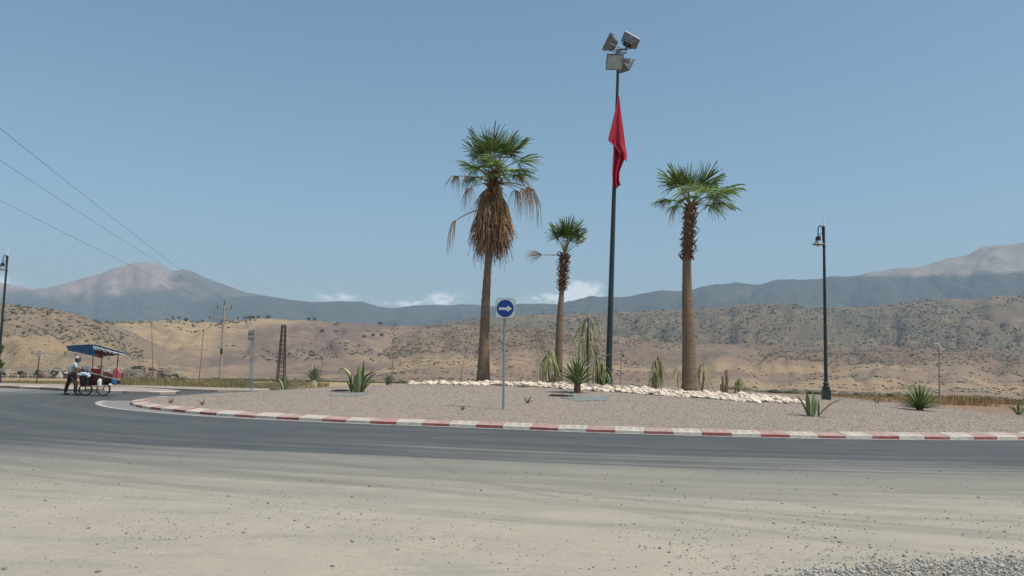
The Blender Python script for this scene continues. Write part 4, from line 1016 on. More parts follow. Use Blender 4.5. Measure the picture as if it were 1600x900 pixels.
for k in range(24):
    v = 218 + 74 * k / 23; l, r_ = table(tab2, v); row = []
    for j in range(15):
        u = j / 14; px = l + (r_ - l) * u; row.append(W(px, v + (2.5 * math.sin(u * 5) if v > 285 else 0), Yf - .13 - .09 * (math.sin(u * 12 + v * .03)) - .05))
    rows.append(row)
mb.sheet(rows, .012)
o = mb.build('flag', ['flag_red']); setp(o, 'limp red flag with dark green star hanging folded from the mast', 'flag')
c = W(961.5, 234, Yf - .34); mb = MB(fo)
mb.sheet([[W(959.3, 228 + k * 2.2, Yf - .23), W(961.2, 227 + k * 2.4, Yf - .27), W(963 - k * .2, 230 + k * 2.2, Yf - .25)] for k in range(6)], .006); s = mb.build('star', 'flag_green', o)

# ---------------------------------------------------------------- palms
def fan_mesh(elev, pet, Rf, kind, seed, mat, nseg=26, spread=115, droop=.25, tipdroop=.5):
    """fan leaf in its own vertical plane, growing along +X, gravity already acting"""
    r_ = random.Random(seed); mb = MB(); e = R(elev)
    arch = {'up': .08, 'side': .22, 'dead': .35, 'skirt': .0}[kind]
    pts = []
    for k in range(7):
        u = k / 6; pts.append(Vector((pet * u * math.cos(e - arch * u), 0, pet * u * math.sin(e - arch * u))))
    mb.m(1).tube(pts, [.045, .035, .028, .024, .02, .018, .015], 5)
    d = (pts[-1] - pts[-2]).normalized(); side = Vector((0, 1, 0)); nrm = d.cross(side).normalized()
    if nrm.z < 0 and kind != 'skirt': nrm = -nrm
    b = pts[-1]; mb.m(0)
    fold = {'up': .25, 'side': .35, 'dead': .9, 'skirt': 1.1}[kind]
    for k in range(nseg):
        ph = R(-spread + 2 * spread * (k + .5) / nseg + r_.uniform(-2, 2)); hw = R(2 * spread / nseg) * .5
        L = Rf * (.78 + .22 * math.cos(ph)) * r_.uniform(.78, 1.12)
        if kind in ('up', 'side') and r_.random() < .1: continue
        if kind in ('dead', 'skirt'): L *= r_.uniform(.6, 1.15)
        web = .5 if kind in ('up', 'side') else .28
        rows_ = []
        steps = [0.06, .25, web, .7, .86, 1.0]
        jd = r_.uniform(.6, 1.5); jn = r_.uniform(-.08, .08)
        for q in steps:
            rr_ = q * L
            def pt(a_, zoff):
                dirv = d * math.cos(a_) + side * math.sin(a_)
                p = b + dirv * rr_ + nrm * (fold * rr_ * (-(1 - math.cos(a_)) * .5) + zoff + jn * rr_)
                g = droop * (q ** 2) * L + tipdroop * max(0, q - web) ** 1.6 * L * jd * 1.6
                if kind in ('dead', 'skirt'):
                    h_ = b + (p - b) * (1 - .55 * max(0, q - .1) * (1 if kind == 'dead' else .6)); p = Vector((h_.x, h_.y, p.z))
                p.z -= g; return p
            ww = hw * (1 if q <= web * .8 else .72 if q <= web else max(.03, (1 - q) / (1 - web) * .5))
            if kind in ('dead', 'skirt'): ww *= .75
            rows_.append((pt(ph - ww, 0), pt(ph, .022 * min(q / web, 1) + .01), pt(ph + ww, 0)))
        vs = [p for rw in rows_ for p in rw]; n = len(rows_)
        mb.add(vs, [(i * 3 + j, (i + 1) * 3 + j, (i + 1) * 3 + j + 1, i * 3 + j + 1) for i in range(n - 1) for j in (0, 1)])
    return mb.mesh('leaf', [mat, 'petiole' if kind in ('up', 'side') else mat], False)
def trunk_mesh(base, pts, rads, part, t, mat, n=18):
    mb = MB(base); P_ = []; Rd = []
    for i in range(len(pts) - 1):
        for k in range(8):
            u = k / 8; P_.append(Vector(pts[i]).lerp(Vector(pts[i + 1]), u)); Rd.append(rads[i] + (rads[i + 1] - rads[i]) * u)
    P_.append(Vector(pts[-1])); Rd.append(rads[-1])
    Rd = [q * (1 + .03 * math.sin(i * 2.7) + random.uniform(-.015, .015)) for i, q in enumerate(Rd)]
    mb.tube(P_, Rd, n); return mb.build(part, mat, t)
def boots(t, base, p0, p1, r0, r1, n, L, name='leaf_bases'):
    mb = MB(base); ax = (p1 - p0).normalized()
    for k in range(n):
        u = (k + .5) / n; c = p0.lerp(p1, u); a = k * 2.4; rad = r0 + (r1 - r0) * u
        d = Vector((math.cos(a), math.sin(a), 0)); s = ortho(d)[0]; l = L * random.uniform(.6, 1.4); w = random.uniform(.035, .06)
        q0 = c + d * rad * .7; q1 = c + d * (rad + l * .35) + ax * l * .5; q2 = c + d * (rad + l * random.uniform(.6, 1.0)) + ax * l * random.uniform(-.4, 1.3)
        vs = []
        for q, ww, th_ in ((q0, w * 1.6, .03), (q1, w, .025), (q2, w * .7, .015)):
            vs += [q - s * ww, q + s * ww, q + s * ww - ax * th_, q - s * ww - ax * th_]
        mb.add(vs, [(0, 1, 5, 4), (4, 5, 9, 8), (3, 2, 1, 0)[::-1], (1, 2, 6, 5), (5, 6, 10, 9), (2, 3, 7, 6), (6, 7, 11, 10), (3, 0, 4, 7), (7, 4, 8, 11), (8, 9, 10, 11)])
    mb.build(name, 'boot', t, False)
def leafset(specs, t, org, base):
    for me, az, sc, loc, roll in specs:
        link('leaf', me, t, Vector(loc) - Vector(base), (R(roll), 0, R(az)), (sc, sc, sc))
GA = [fan_mesh(e, p, rf, k, i, m, n, sp_, dr, td) for i, (e, p, rf, k, m, n, sp_, dr, td) in enumerate([
    (84, 1.15, 1.15, 'up', 'green_leaf', 32, 95, .0, .06), (70, 1.2, 1.2, 'up', 'green_leaf', 32, 100, .02, .1), (55, 1.2, 1.2, 'up', 'green_leaf', 32, 105, .04, .16),
    (40, 1.2, 1.15, 'side', 'green_leaf2', 32, 110, .06, .22), (24, 1.2, 1.1, 'side', 'green_leaf', 30, 110, .08, .3), (8, 1.1, 1.0, 'side', 'green_leaf', 28, 115, .14, .5)])]
DA = [fan_mesh(e, p, rf, k, 20 + i, m, n, sp_, dr, td) for i, (e, p, rf, k, m, n, sp_, dr, td) in enumerate([
    (34, 1.35, .9, 'dead', 'dead_leaf2', 22, 95, .35, .55), (14, 1.25, 1.1, 'dead', 'dead_leaf', 26, 100, .35, .75), (-5, 1.5, .8, 'dead', 'dead_leaf2', 8, 70, .5, .9), (62, 1.0, .8, 'up', 'dead_leaf', 26, 70, .1, .2)])]
SK = [fan_mesh(e, .6, rf, 'skirt', 40 + i, m, 24, 80, .1, .22) for i, (e, rf, m) in enumerate([(-52, 1.2, 'dead_leaf'), (-60, 1.35, 'dead_leaf2'), (-68, 1.3, 'dead_leaf'), (-56, 1.15, 'dead_leaf2'), (-76, 1.4, 'dead_leaf')])]

def palm(px, py, Y, trunk_px, label, name='fan_palm'):
    b = isl_pt(px, Y); t = empty(name, b, label, 'palm tree', 'fan palms on the roundabout')
    pts = [b - Vector((0, 0, .15))] + [W(x, y, Y) for x, y, w in trunk_px[1:]]; rads = [w / 2 / F * Y for x, y, w in trunk_px]
    trunk_mesh(b, pts, rads, 'trunk', t, 'bark'); return t, b, pts
Y1 = min(on_isl(755, 598).y, 39.5)
t, b, pts = palm(755, 597, Y1, [(755, 597, 24), (755.5, 582, 20), (756.5, 540, 16.5), (759, 470, 13.8), (762, 420, 11.5), (765, 380, 9.5), (768, 320, 11), (770, 279, 11)], 'tallest fan palm with a thick skirt of dead leaves left of the mast')
crown = W(771, 277, Y1); low = W(768, 345, Y1)
rp = random.Random(3)
green = [(0, 90, 1.0), (0, -60, .95), (1, 20, 1.05), (1, 160, 1.0), (1, 250, .95), (1, 300, 1.0), (2, 0, 1.05), (2, 200, .9), (2, 120, 1.0), (2, 280, 1.0), (3, -12, 1.0), (3, 178, .8), (1, 75, 1.0), (2, 330, .95), (4, 10, .85), (3, 60, 1), (4, 230, .7), (4, -15, .8), (5, 195, .75), (5, -20, .8), (5, 250, .8), (3, -95, .8), (4, -80, .7), (5, -60, .65), (3, 140, .8)]
leafset([(GA[i], a, s * 1.14, crown + Vector((rp.uniform(-.05, .05), 0, rp.uniform(-.1, .15))), rp.uniform(-20, 20)) for i, a, s in green], t, crown, b)
dead = [(0, 178, 1.15), (1, -8, 1.2), (1, 12, 1.0), (0, 200, .85), (1, 165, .8), (2, 182, 1.15), (3, -95, .85), (0, -25, .9), (1, 30, .9)]
for i, a, s in dead:
    z = -.35 if i != 2 else -1.55
    link('dead_leaf', DA[i], t, crown - b + Vector((0, 0, z)), (R(rp.uniform(-15, 15)), 0, R(a)), (s * 1.15, s * 1.1, s))
for k in range(116):
    u = rp.random() ** .75; c = crown.lerp(low, -.12 + u * 1.12); a = k * 137.5 + rp.uniform(-15, 15); i = rp.randrange(5); s = rp.uniform(.8, 1.08) * (1 - .18 * u) * 1.12
    link('dead_leaf', SK[i], t, c - b + Vector((.1 * math.cos(R(a)), .1 * math.sin(R(a)), -.1)), (R(rp.uniform(-12, 12)), R(rp.uniform(-6, 10)), R(a)), (s * (.8 + .22 * math.sin(u * 3)), s * (.9 + .2 * u), s * 1.1))
boots(t, b, crown + Vector((0, 0, -.9)), crown + Vector((0, 0, .15)), .2, .22, 60, .4)

Y2 = 37.5
t, b, pts = palm(873, 597, Y2, [(872, 601, 15), (872, 590, 13), (873, 560, 12), (874, 520, 11.5), (876, 480, 9.5), (878, 450, 7), (879, 425, 9), (881, 395, 8)], 'smallest fan palm between the sign and the mast')
crown = W(882, 396, Y2)
green = [(0, 80, .85), (0, 200, .8), (0, -40, .85), (1, 100, .8), (1, 170, .75), (1, -90, .8), (2, -5, .75), (1, 250, .75), (1, 10, .85), (2, 300, .6), (1, 60, .8), (1, 185, .7)]
leafset([(GA[i], a, s * .95, crown, rp.uniform(-15, 15)) for i, a, s in green], t, crown, b)
link('dead_leaf', fan_mesh(20, 1.15, .95, 'up', 77, 'dead_leaf2', 22, 38, .1, .25), t, crown - b + Vector((0, 0, -.1)), (R(50), R(8), R(185)), (.9, .9, .8))
link('dead_leaf', DA[3], t, crown - b + Vector((.0, -.1, -.1)), (R(20), R(12), R(-12)), (.9, .75, .75))
boots(t, b, W(878, 455, Y2), crown + Vector((0, 0, -.05)), .17, .19, 90, .2)

Y3 = on_isl(1078, 612.5).y + .25
t, b, pts = palm(1078, 612, Y3, [(1078, 613, 31), (1078, 600, 25), (1077, 570, 22), (1076, 520, 19.5), (1074, 470, 16.5), (1073, 420, 13.5), (1073, 400, 12.5), (1075, 365, 14), (1079, 320, 13)], 'stout fan palm with green spreading crown right of the mast')
crown = W(1079, 322, Y3); k3 = Y3 / 38
green = [(0, 110, .85), (0, -70, .8), (1, 150, .95), (1, 100, .9), (1, 20, .85), (2, 5, .9), (2, 185, .95), (3, -5, 1.1), (3, 8, 1.1), (3, -60, .8), (2, 230, .9), (3, -100, .85), (4, 195, .75), (4, 20, 1.0), (4, -45, .85), (2, 60, .9), (1, 300, .9), (4, 250, .7), (5, -30, .75), (5, 210, .6)]
leafset([(GA[i], a, s * k3 * 1.12, crown, rp.uniform(-18, 18)) for i, a, s in green], t, crown, b)
link('dead_leaf', DA[0], t, crown - b, (R(-10), R(0), R(182)), (.95 * k3, .95 * k3, .8 * k3))
link('dead_leaf', DA[3], t, crown - b + Vector((.0, -.1, .1)), (R(20), R(-38), R(-85)), (.75, .4, 1.0))
link('dead_leaf', DA[1], t, crown - b + Vector((0, 0, -.1)), (0, 0, R(205)), (.6, .6, .5))
boots(t, b, W(1073, 408, Y3), crown + Vector((0, 0, -.05)), .19, .17, 150, .19)

# ---------------------------------------------------------------- agaves and yuccas
def strap(L, w, prof, mats, thick=.25, seg=9, margin=True, name='leaf'):
    """strap leaf along +X/Z following prof = list of (x, z) at L=1; V section, cream margins"""
    mb = MB(); rows_ = []
    for k in range(seg + 1):
        u = k / seg; x = float(np.interp(u, [q[0] for q in prof], [q[1] for q in prof])); z = float(np.interp(u, [q[0] for q in prof], [q[2] for q in prof]))
        u2 = min(1, u + .03); x2 = float(np.interp(u2, [q[0] for q in prof], [q[1] for q in prof])); z2 = float(np.interp(u2, [q[0] for q in prof], [q[2] for q in prof]))
        d = Vector((x2 - x, 0, z2 - z)); d = d.normalized() if d.length > 1e-6 else d0
        d0 = d; n = Vector((-d.z, 0, d.x)); ww = w * (.62 + .38 * math.sin(min(1, u / .45) * math.pi / 2)) * (1 if u < .5 else max(.03, 1 - ((u - .5) / .5) ** 1.7))
        c = Vector((x * L, 0, z * L)); cup = ww * .35
        rows_.append([c + Vector((0, -ww, 0)) + n * cup, c + Vector((0, -ww * .6, 0)) + n * cup * .4, c, c + Vector((0, ww * .6, 0)) + n * cup * .4, c + Vector((0, ww, 0)) + n * cup, c - n * ww * thick])
    for k in range(seg):
        a, b_ = rows_[k], rows_[k + 1]
        for i, (p, q) in enumerate(((0, 1), (1, 2), (2, 3), (3, 4), (4, 5), (5, 0))):
            mb.m(1 if (margin and i in (0, 3)) else 0).add([a[p], a[q], b_[q], b_[p]], [(0, 3, 2, 1)])
    return mb.mesh(name, mats)
up1 = [(0, 0, 0), (.3, .06, .3), (.6, .09, .6), (1, .12, 1)]; up2 = [(0, 0, 0), (.3, .12, .27), (.6, .25, .55), (.85, .42, .75), (1, .55, .82)]
out1 = [(0, 0, 0), (.3, .18, .24), (.6, .4, .45), (1, .75, .65)]; curl = [(0, 0, 0), (.3, .05, .3), (.55, .12, .52), (.75, .28, .68), (.9, .42, .66), (1, .5, .55)]
hook = [(0, 0, 0), (.4, -.1, .4), (.7, -.16, .66), (1, -.34, .9)]
AM = [strap(1, .095, p, ['agave', 'agave_edge']) for p in (up1, up2, out1, curl, hook)]
BM = [strap(1, .06, p, ['agave_blue', 'agave_blue']) for p in (up1, up2, out1)]
st1 = [(0, 0, 0), (1, 1, 0)]; st2 = [(0, 0, 0), (.6, .6, .02), (1, .98, -.08)]
YM = [strap(1, .046, p, ['yucca', 'wilt']) for p in (st1, st2)]
def mkdroop(e, fall, kink): 
    pr = [(0, 0, 0)]; x = z = 0; a = R(e)
    for k in range(1, 11):
        u = k / 10; a = R(e) - R(fall) * (1 - math.exp(-u * 5.5 / max(.3, kink * 3))); x += .1 * math.cos(a); z += .1 * math.sin(a); pr.append((u, x, z))
    return pr
DM = [strap(1, .024, mkdroop(e, f, k), [m, 'wilt_dry'], .1, 10) for e, f, k, m in ((70, 158, .3, 'wilt'), (55, 140, .25, 'wilt'), (75, 170, .55, 'wilt'), (60, 148, .2, 'wilt_dry'), (82, 90, .9, 'yucca'))]
def put_leaf(t, me, az, tilt, s, loc=(0, 0, 0), wide=1, nm='leaf'):
    return link(nm, me, t, loc, (0, R(-tilt), R(az)), (s, s * wide, s))
def bpos(px, py):
    return on_isl(px, py)
def core(t, b, r0, h, mat='stem'):
    mb = MB(b); mb.lathe(b, [(r0 * .9, -.05), (r0, h * .3), (r0 * .8, h * .8), (r0 * .5, h)], 10); mb.build('stem', mat, t)
rq = random.Random(11)
def agave(px, py, hpx, leaves, label, bank=AM, group='agaves on the gravel mound', wide=1.35):
    b = bpos(px, py); t = empty('agave', b, label, 'agave', group); h = hpx / F * b.y
    core(t, b, h * .07, h * .18)
    for i, az, s in leaves: put_leaf(t, bank[i], az + rq.uniform(-12, 12), rq.uniform(-7, 7), h * s * rq.uniform(.9, 1.1), (h * (.16 * math.cos(R(az)) + rq.uniform(-.1, .1)), h * .12 * math.sin(R(az)), .01), wide * .85)
    return t, b, h
agave(559, 613, 44, [(0, 60, 1.05), (0, -80, 1.0), (0, -110, .7), (3, 175, 1.1), (1, 183, .8), (3, 4, 1.1), (1, -8, .95), (2, -12, .62), (0, 200, .75), (0, 0, .7), (1, 160, .5)], 'large cream edged agave with curling leaves on the left of the mound')
agave(1270, 651, 38, [(0, 60, .95), (0, -80, 1.0), (0, 200, .95), (1, 185, .95), (2, -5, 1.15), (0, -30, .85), (0, 120, .8), (0, 175, .9), (0, -150, .85), (0, 5, .7), (0, 185, .7)], 'cream edged agave on bare gravel below the right street lamp')
agave(446, 607, 24, [(0, 60, 1), (1, 10, 1), (1, 180, .9), (0, -90, .8), (3, 0, .8), (1, 200, .7)], 'small upright agave at the foot of the lattice mast')
agave(1371, 630, 12, [(0, 60, 1), (0, -60, .9), (1, 180, .9), (1, 0, .8), (2, 180, 1.1)], 'tiny agave on the skyline between lamp and big yucca')
agave(1592, 646, 23, [(0, 60, 1), (0, -60, .95), (1, 200, .9), (2, 180, 1.1), (1, -10, .8)], 'agave cut by the right edge of the mound')
def rosette(px, py, hpx, wpx, n, label, name, cat, bank, mats_w, corepx, emin=12, group=None, stemmat='stem', wide=1.0):
    b = bpos(px, py); t = empty(name, b, label, cat, group); k = b.y / F; h = hpx * k; rad = wpx / 2 * k; ch = corepx * k
    mb = MB(b); mb.lathe(b, [(.1, -.05), (.13, ch * .3), (.11, ch), (.04, ch * 1.3)], 12); mb.build('stem', stemmat, t)
    L = max(rad, (h - ch) * .98)
    for i in range(n):
        u = i / n; e = 88 - (88 - emin) * u ** .55; az = i * 137.5
        l = L * (1 if e > 40 else .93) * rq.uniform(.88, 1.05)
        if e < 45: l = min(l, rad / math.cos(R(e)) * 1.0)
        put_leaf(t, bank[i % len(bank)], az, e, l, (0, 0, ch * (.6 + .5 * (1 - u))), wide)
    return t, b
GY = 'spiky yuccas on the gravel mound'
rosette(902, 614, 57, 92, 42, 'spiky yucca with brown stump in front of the white stones', 'yucca', 'yucca', YM, 1, 17, 20, GY)
YM2 = [strap(1, .024, p, ['yucca', 'wilt']) for p in (st1, st1)]
rosette(1437, 641, 46, 80, 130, 'dense round yucca on the right side of the mound', 'yucca', 'yucca', YM2, 1, 5, 2, GY)
rosette(490, 606, 38, 40, 40, 'grey green yucca with ochre stump right of the lattice mast', 'yucca', 'yucca', [strap(1, .05, p, ['agave_blue', 'agave_edge']) for p in (st1, st2)], 1, 12, 42, GY, 'agave_edge')
rosette(607, 601, 21, 30, 26, 'small grey green yucca left of the tall palm', 'yucca', 'yucca', [strap(1, .05, st1, ['agave_blue', 'agave_blue'])], 1, 2, 35, GY)

def wilted(px, py, Y, hpx, spec, label):
    b = isl_pt(px, Y) if Y else bpos(px, py); k = b.y / F; t = empty('wilted_yucca', b, label, 'yucca', 'drooping wilted yuccas in the stone bed')
    for (sx_, top, r_, n, L, banks) in spec:         # stems: offset px, top px height, radius, leaf count, leaf length px
        p1 = b + Vector((sx_ * k, rq.uniform(-.1, .1), top * k)); p0 = b + Vector((sx_ * k * .4, 0, -.05))
        mb = MB(b); mb.tube([p0, p0.lerp(p1, .5) + Vector((rq.uniform(-.03, .03), 0, 0)), p1], [r_, r_ * .85, r_ * .6], 7); mb.build('stem', 'stem', t)
        for i in range(int(n * 1.35)):
            u = rq.random(); c = p0.lerp(p1, 1 - .42 * u ** 1.3) - b; u_ = max(.5, min(1.2, (c.z + .12) / (L * k + 1e-6) + .25))
            put_leaf(t, DM[rq.choice(banks)], i * 137.5 + rq.uniform(-20, 20), rq.uniform(-25, 22), L * k * rq.uniform(.75, 1.2) * u_, c)
    return t
wilted(862, 600, 36.5, 60, [(-6, 50, .045, 22, 34, [0, 1, 2]), (2, 14, .05, 12, 20, [0, 3])], 'wilted yucca leaning against the left of the small palm')
wilted(846, 597, 37, 40, [(2, 22, .03, 9, 22, [0, 4]), (-2, 8, .03, 8, 18, [0, 4])], 'thin pale wilted yucca left of the small palm')
wilted(813, 597, 37, 20, [(0, 6, .02, 7, 16, [1, 4])], 'tiny wilted sprout beside the direction sign')
wilted(918, 603, 37, 115, [(0, 106, .045, 20, 44, [0, 1, 2])], 'tallest wilted yucca with a drooping head left of the mast')
wilted(936, 605, 36, 60, [(-5, 46, .05, 18, 36, [0, 1, 4]), (5, 36, .05, 20, 32, [0, 1]), (9, 26, .05, 12, 26, [0, 1])], 'bushy wilted yucca against the foot of the mast')
wilted(1023, 610, 34, 62, [(5, 50, .045, 24, 38, [0, 3, 1]), (-4, 18, .05, 14, 18, [3, 3, 0])], 'yellowed wilted yucca between mast and right palm')
wilted(1062, 610, 35, 40, [(-4, 34, .02, 7, 20, [1, 3])], 'sparse wilted yucca left of the stout palm')
wilted(1096, 610, 35, 46, [(0, 40, .045, 20, 32, [0, 3, 1])], 'wilted yucca behind the right of the stout palm')
wilted(1133, 616, 32.5, 38, [(-4, 26, .07, 0, 1, [0]), (3, 36, .075, 9, 12, [0, 3]), (-8, 14, .05, 3, 8, [3])], 'stumpy cut yucca stems in the stones right of the stout palm')
wilted(1154, 616, 32.5, 26, [(0, 22, .05, 26, 22, [1, 2, 0])], 'low drooping yucca tuft beside the cut stumps')

# dry flower stalks
def stalk(px, py, x1, y1, Y, nb, label):
    p = W(px, py, Y); b = Vector((p.x, Y, max(isl_z(p.x, Y), gz(p.x, Y)) if isl_z(p.x, Y) else gz(p.x, Y))); tp = W(x1, y1, Y)
    t = empty('dry_stalk', b, label, 'dry stalk', 'dried agave flower stalks'); mb = MB(b)
    mb.tube([b, b.lerp(tp, .5) + Vector((rq.uniform(-.05, .05), 0, 0)), tp], [.02, .014, .006], 6); mb.build('stem', 'stalk', t)
    mb = MB(b)
    for k in range(nb):
        c = b.lerp(tp, .62 + .36 * k / nb); a = k * 2.4; l = rq.uniform(.15, .4) * (1.2 - .6 * k / nb); d = Vector((math.cos(a), math.sin(a), .5)) * l
        mb.tube([c, c + d * .6, c + d + Vector((0, 0, .05))], [.008, .006, .004], 4)
        for q in range(2): V_, F_ = ico(1, .3, k * 3 + q); pc = c + d * (.7 + .15 * q) + Vector((rq.uniform(-.04, .04), 0, rq.uniform(-.03, .05))); mb.add([pc + Vector(v) * .022 for v in V_], F_)
    mb.build('seed_heads', 'stalk', t)
stalk(612, 601, 616, 503, 40, 12, 'tall branched dry flower stalk left of the tall palm')
stalk(497, 604, 508, 545, 39, 9, 'dry branched stalk beside the grey green yucca')
stalk(720, 598, 727, 552, 40, 5, 'short leaning dry stalk left of the tall palm foot')
stalk(575, 610, 584, 571, 37, 2, 'bare curved stalk behind the large agave')

# weed liner patches, drip grids, twigs, stand-in for the sign shadow
def liner(px, py, wpx, dpx, label, seed):
    c = bpos(px, py); rl = random.Random(seed); w = wpx / F * c.y / 2; mb = MB(c); pts = []; n = 48
    def pt(a, q): 
        rad = 1 + .75 * mnoise.noise(Vector((math.cos(a) * 1.9, math.sin(a) * 1.9, seed))) + .45 * mnoise.noise(Vector((math.cos(a) * 6, math.sin(a) * 6, seed))); x = c.x + math.cos(a) * w * rad * q; y = c.y + math.sin(a) * w * dpx * rad * q
        return Vector((x, y, isl_z(x, y) + .012 + (.04 * mnoise.noise(Vector((x * 5, y * 5, 0))) + .02) * (1 - q)))
    grid = [[pt(2 * math.pi * k / n, q) for q in (.02, .35, .7, 1)] for k in range(n + 1)]
    mb.sheet(grid, .005); setp(mb.build('weed_liner', 'liner'), label, 'liner', 'torn pieces of weed liner')
liner(541, 617, 52, 1.0, 'torn grey blue liner under the large agave', 3)
liner(915, 622, 76, 1.1, 'torn grey blue liner around the yucca before the white stones', 8)
def twig(px, py, label, s=1):
    c = bpos(px, py); mb = MB(c)
    for k in range(6):
        a = k * 1.1; d = Vector((math.cos(a) * .25, math.sin(a) * .2, .12 + .2 * (k % 2))) * s; mb.tube([c + Vector((0, 0, .01)), c + d * .5 + Vector((.02, 0, .03)), c + d], [.02, .014, .005], 5)
    setp(mb.build('twig', 'stem'), label, 'twig')
twig(824, 630, 'dry stump of twigs on the gravel right of the direction sign', .75)
twig(722, 641, 'small dark twig shape standing in for the shadow of the direction sign', .4)  # thin cast shadow of the sign, modelled as a small dark sprig
twig(266, 630, 'dark twig near the left tip of the kerb', .5); twig(315, 633, 'dark twig on the gravel behind the left kerb', .5)
for (px, py, w, lab) in [(878, 619, 1.0, 'dark drip grid lying left of the yucca stump'), (535, 611, .7, 'dark drip grid lying left of the large agave')]:
    c = bpos(px, py); mb = MB(c)
    for k in range(5): mb.box(c + Vector((-.3 * w + k * .15 * w, 0, .02)), (.03, .9 * w, .03), Matrix.Rotation(R(-25), 3, 'Z'))
    for k in (-1, 1): mb.box(c + Vector((0, k * .35 * w, .03)), (.8 * w, .03, .03), Matrix.Rotation(R(5), 3, 'Z'))
    setp(mb.build('drip_grid', 'black'), lab, 'grid')

# ---------------------------------------------------------------- hand cart
YC = 34.0
M['shirt'] = plain('striped grey shirt', (.5, .52, .5), (.3, .33, .35), 9, .85, 0, .1, (8, 8, 1), (.4, .6))
M['trousers'] = plain('brown trousers', (.06, .042, .045), (.085, .06, .06), 6, .9)
M['skin'] = plain('skin', (.2, .11, .075), None, 8, .6); M['hair'] = plain('dark hair', (.015, .012, .01), None, 8, .8)
M['cap'] = plain('cream cap', (.62, .58, .48), None, 8, .85); M['mask'] = plain('blue mask', (.1, .28, .36), None, 8, .8)
M['cloth_white'] = plain('white cloth', (.62, .66, .68), (.42, .48, .52), 9, .85); M['cloth_blue'] = plain('pale blue cloth', (.42, .52, .6), (.28, .4, .52), 7, .85)
M['cart_blue'] = plain('cart blue paint', (.012, .04, .07), (.03, .07, .1), 8, .6); M['cart_red'] = plain('cart red paint', (.35, .05, .05), (.2, .04, .04), 8, .6)
M['cart_wood'] = plain('cart brown boards', (.1, .05, .04), (.17, .1, .07), 8, .85); M['plank'] = plain('grey worn planks', (.33, .34, .31), (.24, .25, .23), 7, .85, 0, .2, (1, 1, 1))
M['plastic_red'] = plain('red plastic', (.5, .05, .06), None, 4, .4); M['plastic_pink'] = plain('pink plastic', (.6, .12, .14), None, 4, .45); M['jug'] = plain('milky plastic', (.6, .6, .52), (.5, .5, .44), 5, .4)
cb = G(148, 617.5); cb.y = YC; cb = Vector((W(148, 617, YC).x, YC, 0)); 
cart = empty('hand_cart', cb, 'two wheeled street vendor handcart under a blue tarpaulin on the road', 'handcart')
def Cq(px, py, dy=0): return W(px, py, YC + dy)
def wheel(px, dy, rad, mat, yaw):
    c = Cq(px, 609, dy); c.z = rad + .003; rt = Matrix.Rotation(R(yaw), 3, 'Z')
    w = bpy.data.objects.new('wheel', None); COL.objects.link(w); w.parent = cart; w.location = c - cb; w.empty_display_size = .1
    def ring(R_, r_, m, nm):
        mb = MB(c); pts = [c + rt @ Vector((R_ * math.cos(2 * math.pi * k / 28), 0, R_ * math.sin(2 * math.pi * k / 28))) for k in range(29)]; mb.tube(pts, r_, 7, False)
        mb.v = [tuple(v) for v in mb.v]; link(nm, mb.mesh(nm, m), w)
    ring(rad - .024, .03, mat, 'tyre'); ring(rad - .05, .01, 'grey_metal', 'rim')
    for k in range(10):
        mb = MB(c); a = math.pi * 2 * k / 10; mb.tube([c, c + rt @ Vector(((rad - .05) * math.cos(a), 0, (rad - .05) * math.sin(a)))], .004, 4, False); link('spoke', mb.mesh('spoke', 'grey_metal'), w)
    mb = MB(c); mb.tube([c - rt @ Vector((0, .05, 0)), c + rt @ Vector((0, .05, 0))], .025, 8); link('hub', mb.mesh('hub', 'rust'), w); return c
M['tyre_tan'] = plain('dusty tan tyre', (.2, .15, .1), None, 8, .85)
w1 = wheel(133.5, -.2, .26, 'black', 28); w2 = wheel(161.5, -.05, .265, 'tyre_tan', 28)
mb = MB(cb); mb.tube([w1, w2], .02, 6); mb.build('axle', 'rust', cart)
def board(name, pts, th_, mat, lab=None):
    mb = MB(cb); a, b_, c_, d_ = [Vector(p) for p in pts]; n = 5
    grid = [[a.lerp(b_, i / n).lerp(d_.lerp(c_, i / n), j / n) for j in range(n + 1)] for i in range(n + 1)]; mb.sheet(grid, th_); o = mb.build(name, mat, cart, False)
    if lab: o['label'] = lab
    return o
TL, TR, BR_, BL = Cq(139, 581.5, -.45), Cq(187.5, 594, -.2), Cq(181, 590.5, .5), Cq(124, 582.5, .25)
for k in range(5):
    u0, u1 = k / 5 + .004, (k + 1) / 5 - .004; board('plank', [TL.lerp(BL, u0), TR.lerp(BR_, u0), TR.lerp(BR_, u1), TL.lerp(BL, u1)], .035, 'plank')
mb = MB(cb)
for p in ((TL, TR), (TL, BL), (BL, BR_), (TR, BR_)): mb.tube([p[0] - Vector((0, 0, .06)), p[1] - Vector((0, 0, .06))], .022, 6)
mb.build('top_frame', 'rust', cart)
LL, LR = Cq(128, 603, -.2), Cq(166, 604.5, -.35); LR2 = Cq(178, 600, 0); LB = Cq(126, 602, .3)
tL = TL - Vector((0, 0, .05)); tR = TR - Vector((0, 0, .05)); bL = BL - Vector((0, 0, .05))
def ed(u, v):  # near side face of the body
    return tL.lerp(tR, u).lerp(LL.lerp(LR2, u), v)
board('side_panel', [ed(0, 0), ed(.2, 0), ed(.2, 1), ed(0, 1)], .02, 'cart_blue', 'dark blue side panel')
board('side_panel', [ed(.205, 0), ed(.34, 0), ed(.27, 1), ed(.205, 1)], .02, 'cart_red', 'red side panel')
board('side_panel', [ed(.345, 0), ed(.93, 0), ed(.7, .6), ed(.345, .85)], .02, 'cart_wood', 'brown side panel')
board('end_panel', [bL, tL + Vector((-.004, 0, 0)), Cq(136, 603, -.45), Cq(125, 601, .2)], .02, 'cart_wood', 'brown boards at the pushing end')
fS = Vector((.1, .55, -.0))
